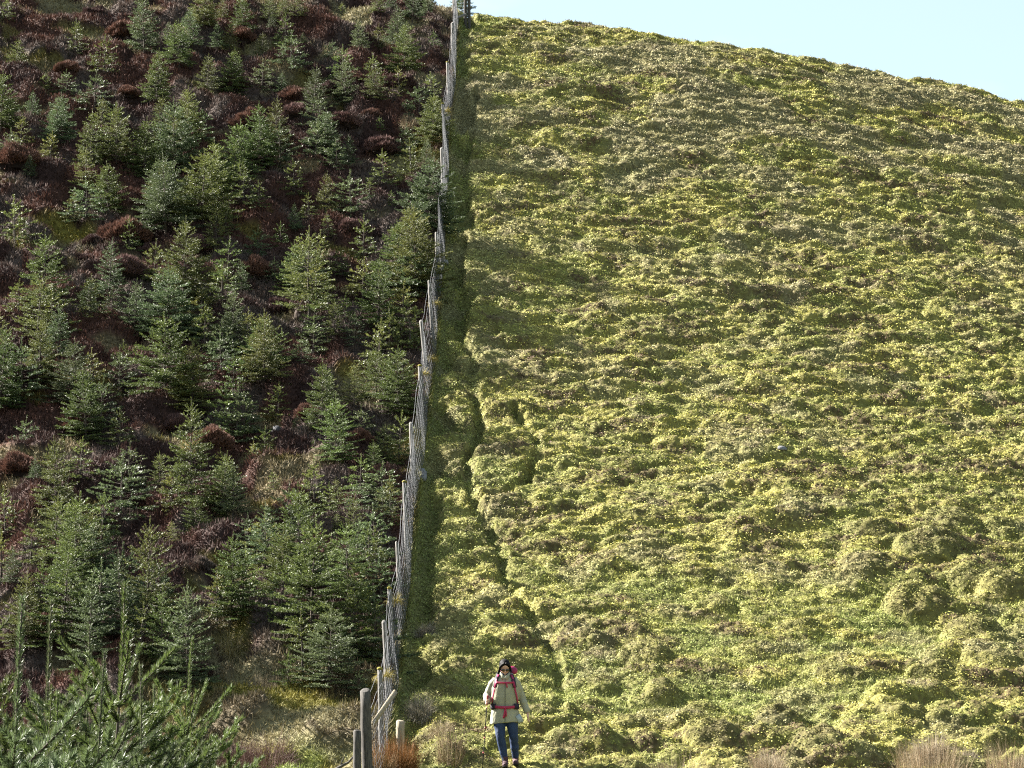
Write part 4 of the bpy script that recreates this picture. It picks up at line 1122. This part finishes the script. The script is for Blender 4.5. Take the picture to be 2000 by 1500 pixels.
# hair: centre parting, falling behind the shoulders
b = MB()
b.ball(hc+HR @ Vector((0, .024, .042)), (.085, .097, .088), 18, 12, HR)
b.ball(hc+HR @ Vector((0, .060, -.01)), (.078, .065, .090), 14, 10, HR)
for s in (-1, 1):
    b.tube([head((.008*s, -.060, .100)), head((.050*s, -.058, .070)), head((.080*s, -.030, .020)), head((.086*s, .015, -.05)), head((.078*s, .04, -.10))], [.016, .018, .018, .018, .012], 8)
b.tube([head((-.085, .02, -.04)), head((-.100, .02, -.09)), (-.115, -.01, 1.375), (-.12, -.03, 1.33)], [.018, .02, .018, .008], 8)
b.tube([head((0, .08, .0)), (0, .08, 1.42), (-.03, .09, 1.34)], [.05, .04, .02], 10)
remesh(b.build('hair', M_hair, person), .007)
# sunglasses
g_ = MB(); fr = MB()
for s in (-1, 1):
    g_.ball(head((.034*s, -.086, -.006)), (.029, .008, .021), 14, 8, HR)
    fr.tube([head((.060*s, -.078, .004)), head((.078*s, -.03, .004)), head((.082*s, .012, .0))], .0035, 6)
fr.tube([head((-.010, -.093, .0)), head((0, -.096, .004)), head((.010, -.093, .0))], .004, 6)
go = fr.build('sunglasses', M_black, person); g_.build('lens', M_lens, go)
# eyes behind the glasses
b = MB()
for s in (-1, 1): b.ball(head((.031*s, -.066, -.004)), (.012, .010, .009), 10, 8, HR)
b.build('eye', mat_plain('eye_white', (.6, .58, .55), .3, .5), person)

# rucksack
pack = empty('backpack', (hx, hy, hz))
tag(pack, 'magenta rucksack with red pink straps worn by the walker', 'backpack')
b = MB()
def boxloft(b, zs, ws, ds, yc, n=20):
    base = len(b.v)
    for z, w, d_ , y_ in zip(zs, ws, ds, yc):
        for k in range(n):
            an = 2*math.pi*k/n; c, s = math.cos(an), math.sin(an)
            b.v.append(Vector((w*math.copysign(abs(c)**.6, c), y_+d_*math.copysign(abs(s)**.6, s), z)))
    for i in range(len(zs)-1):
        for k in range(n): b.f.append([base+i*n+k, base+i*n+(k+1) % n, base+(i+1)*n+(k+1) % n, base+(i+1)*n+k])
    b.f.append([base+k for k in range(n)][::-1]); b.f.append([base+(len(zs)-1)*n+k for k in range(n)])
boxloft(b, [.90, .94, 1.05, 1.2, 1.35, 1.43], [.10, .145, .16, .155, .15, .12], [.05, .09, .10, .10, .09, .06], [.24, .25, .255, .25, .24, .23])
pk = b.build('bag', M_mag, pack)
b = MB(); boxloft(b, [1.41, 1.44, 1.49, 1.53], [.125, .15, .145, .09], [.08, .10, .09, .05], [.21, .21, .21, .21]); lid = b.build('lid', M_mag, pack)
b.v = [v+Vector((.045, 0, 0)) for v in b.v]; 
for i, v in enumerate(lid.data.vertices): v.co.x += .045
q = MB(); q.ribbon([(.03, .14, 1.555), (.07, .11, 1.53), (.10, .105, 1.44)], .03, .006, [Vector((.1, -1, .5))]*3); q.build('buckle_strap', M_neck, lid)
for s in (-1, 1):
    xs = [(.105, 1.375), (.118, 1.33), (.130, 1.27), (.142, 1.20)]
    P = [Vector((.095*s, .12, 1.42)), Vector((.10*s, .03, 1.405)), Vector((.105*s, -.06, 1.385))]
    N_ = [Vector((0, .2, 1)), Vector((.1*s, 0, 1)), Vector((.2*s, -.6, .8))]
    for x_, z_ in xs[1:]:
        p, n_ = torso_pt(x_*s, z_, .020); P.append(p); N_.append(n_)
    P2 = []; N2 = []
    for x_, z_ in ((.150, 1.16), (.168, 1.08), (.182, 1.0), (.188, .95)):
        p, n_ = torso_pt(x_*s, z_, .016); P2.append(p); N2.append(n_)
    b = MB(); b.ribbon(P, .062, .016, N_); st = b.build('shoulder_strap', M_pad, pack)
    b = MB(); b.ribbon([P[i]+N_[i].normalized()*.010+Vector((-.008*s, 0, 0)) for i in range(2, len(P))], .034, .005, N_[2:]); b.build('webbing', M_mag, st)
    b = MB(); b.ribbon([P[-1]]+P2, .026, .006, [N_[-1]]+N2); b.build('webbing', M_pink, st)
def belt(x0, x1, z0, sag, w, out, name, mat, parent, k=14):
    P = []; N_ = []
    for i in range(k+1):
        x_ = x0+(x1-x0)*i/k; z_ = z0-sag*math.sin(math.pi*i/k)
        p, n_ = torso_pt(x_, z_, out); P.append(p); N_.append(n_)
    b = MB(); b.ribbon(P, w, .006, N_); return b.build(name, mat, parent)
cs = belt(-.125, .125, 1.275, .006, .026, .030, 'chest_strap', M_pink, pack)
b = MB(); p, n_ = torso_pt(.02, 1.26, .034); b.ribbon([p, p+Vector((.008, -.004, -.03)), p+Vector((.014, .002, -.065))], .02, .004, [n_]*3); b.build('strap_end', M_pink, cs)
hb = belt(-.135, .135, .905, .010, .042, .024, 'hip_belt', M_red if False else M_pink, pack)
b = MB(); p, n_ = torso_pt(.005, .888, .030)
b.ribbon([p, p+Vector((-.006, -.006, -.05)), p+Vector((-.018, 0, -.11)), p+Vector((-.024, 0, -.155))], .026, .004, [n_]*4)
b.ribbon([p, p+Vector((.012, -.004, -.05)), p+Vector((.016, 0, -.10)), p+Vector((.010, 0, -.13))], .022, .004, [n_]*4)
b.ball(p, (.024, .012, .020), 10, 6); b.build('strap_end', M_pink, hb)
for s in (-1, 1):
    P = []; N_ = []
    for an in np.linspace(-48, 40, 9):
        a_ = math.radians(an); a, d_ = ta(.92)+.022, tb(.92)+.022
        P.append(Vector((s*a*math.cos(a_), d_*math.sin(a_), .912))); N_.append(Vector((s*math.cos(a_)/a, math.sin(a_)/d_, 0)))
    b = MB(); b.ribbon(P, .085, .018, N_); b.build('hip_pad', M_pad, pack)

# trekking pole
pole = empty('trekking_pole', (hx, hy, hz))
tag(pole, 'black trekking pole with red grip and collars in the hand of the walker', 'trekking pole')
L_ = (PB-PT).length
def pp(t): return PT+pd*(L_*t)
b = MB(); b.tube([pp(.16), pp(.52)], .0085, 8); b.tube([pp(.52), pp(.97)], .0068, 8); b.build('shaft', M_black, pole)
b = MB(); b.tube([pp(-.012), pp(.0), pp(.02), pp(.05), pp(.10), pp(.125)], [.010, .020, .017, .015, .0165, .013], 10); b.build('grip', M_red, pole)
for t in (.145, .40, .53, .72):
    b = MB(); b.tube([pp(t), pp(t+.012), pp(t+.02)], [.0115, .0135, .0105], 10); b.build('collar', M_red, pole)
b = MB(); b.tube([pp(.955), pp(.962)], [.030, .026], 12); b.build('basket', M_black, pole)
b = MB(); b.tube([pp(.965), pp(1.0)], [.005, .003], 6); b.build('tip', M_steel, pole)
b = MB(); b.tube([pp(.0)+Vector((.01, 0, 0)), pp(.04)+Vector((.05, .0, 0)), pp(.12)+Vector((.045, .01, 0)), WR[-1]+Vector((.04, 0, -.02))], .006, 5); b.build('wrist_strap', M_mag, pole)
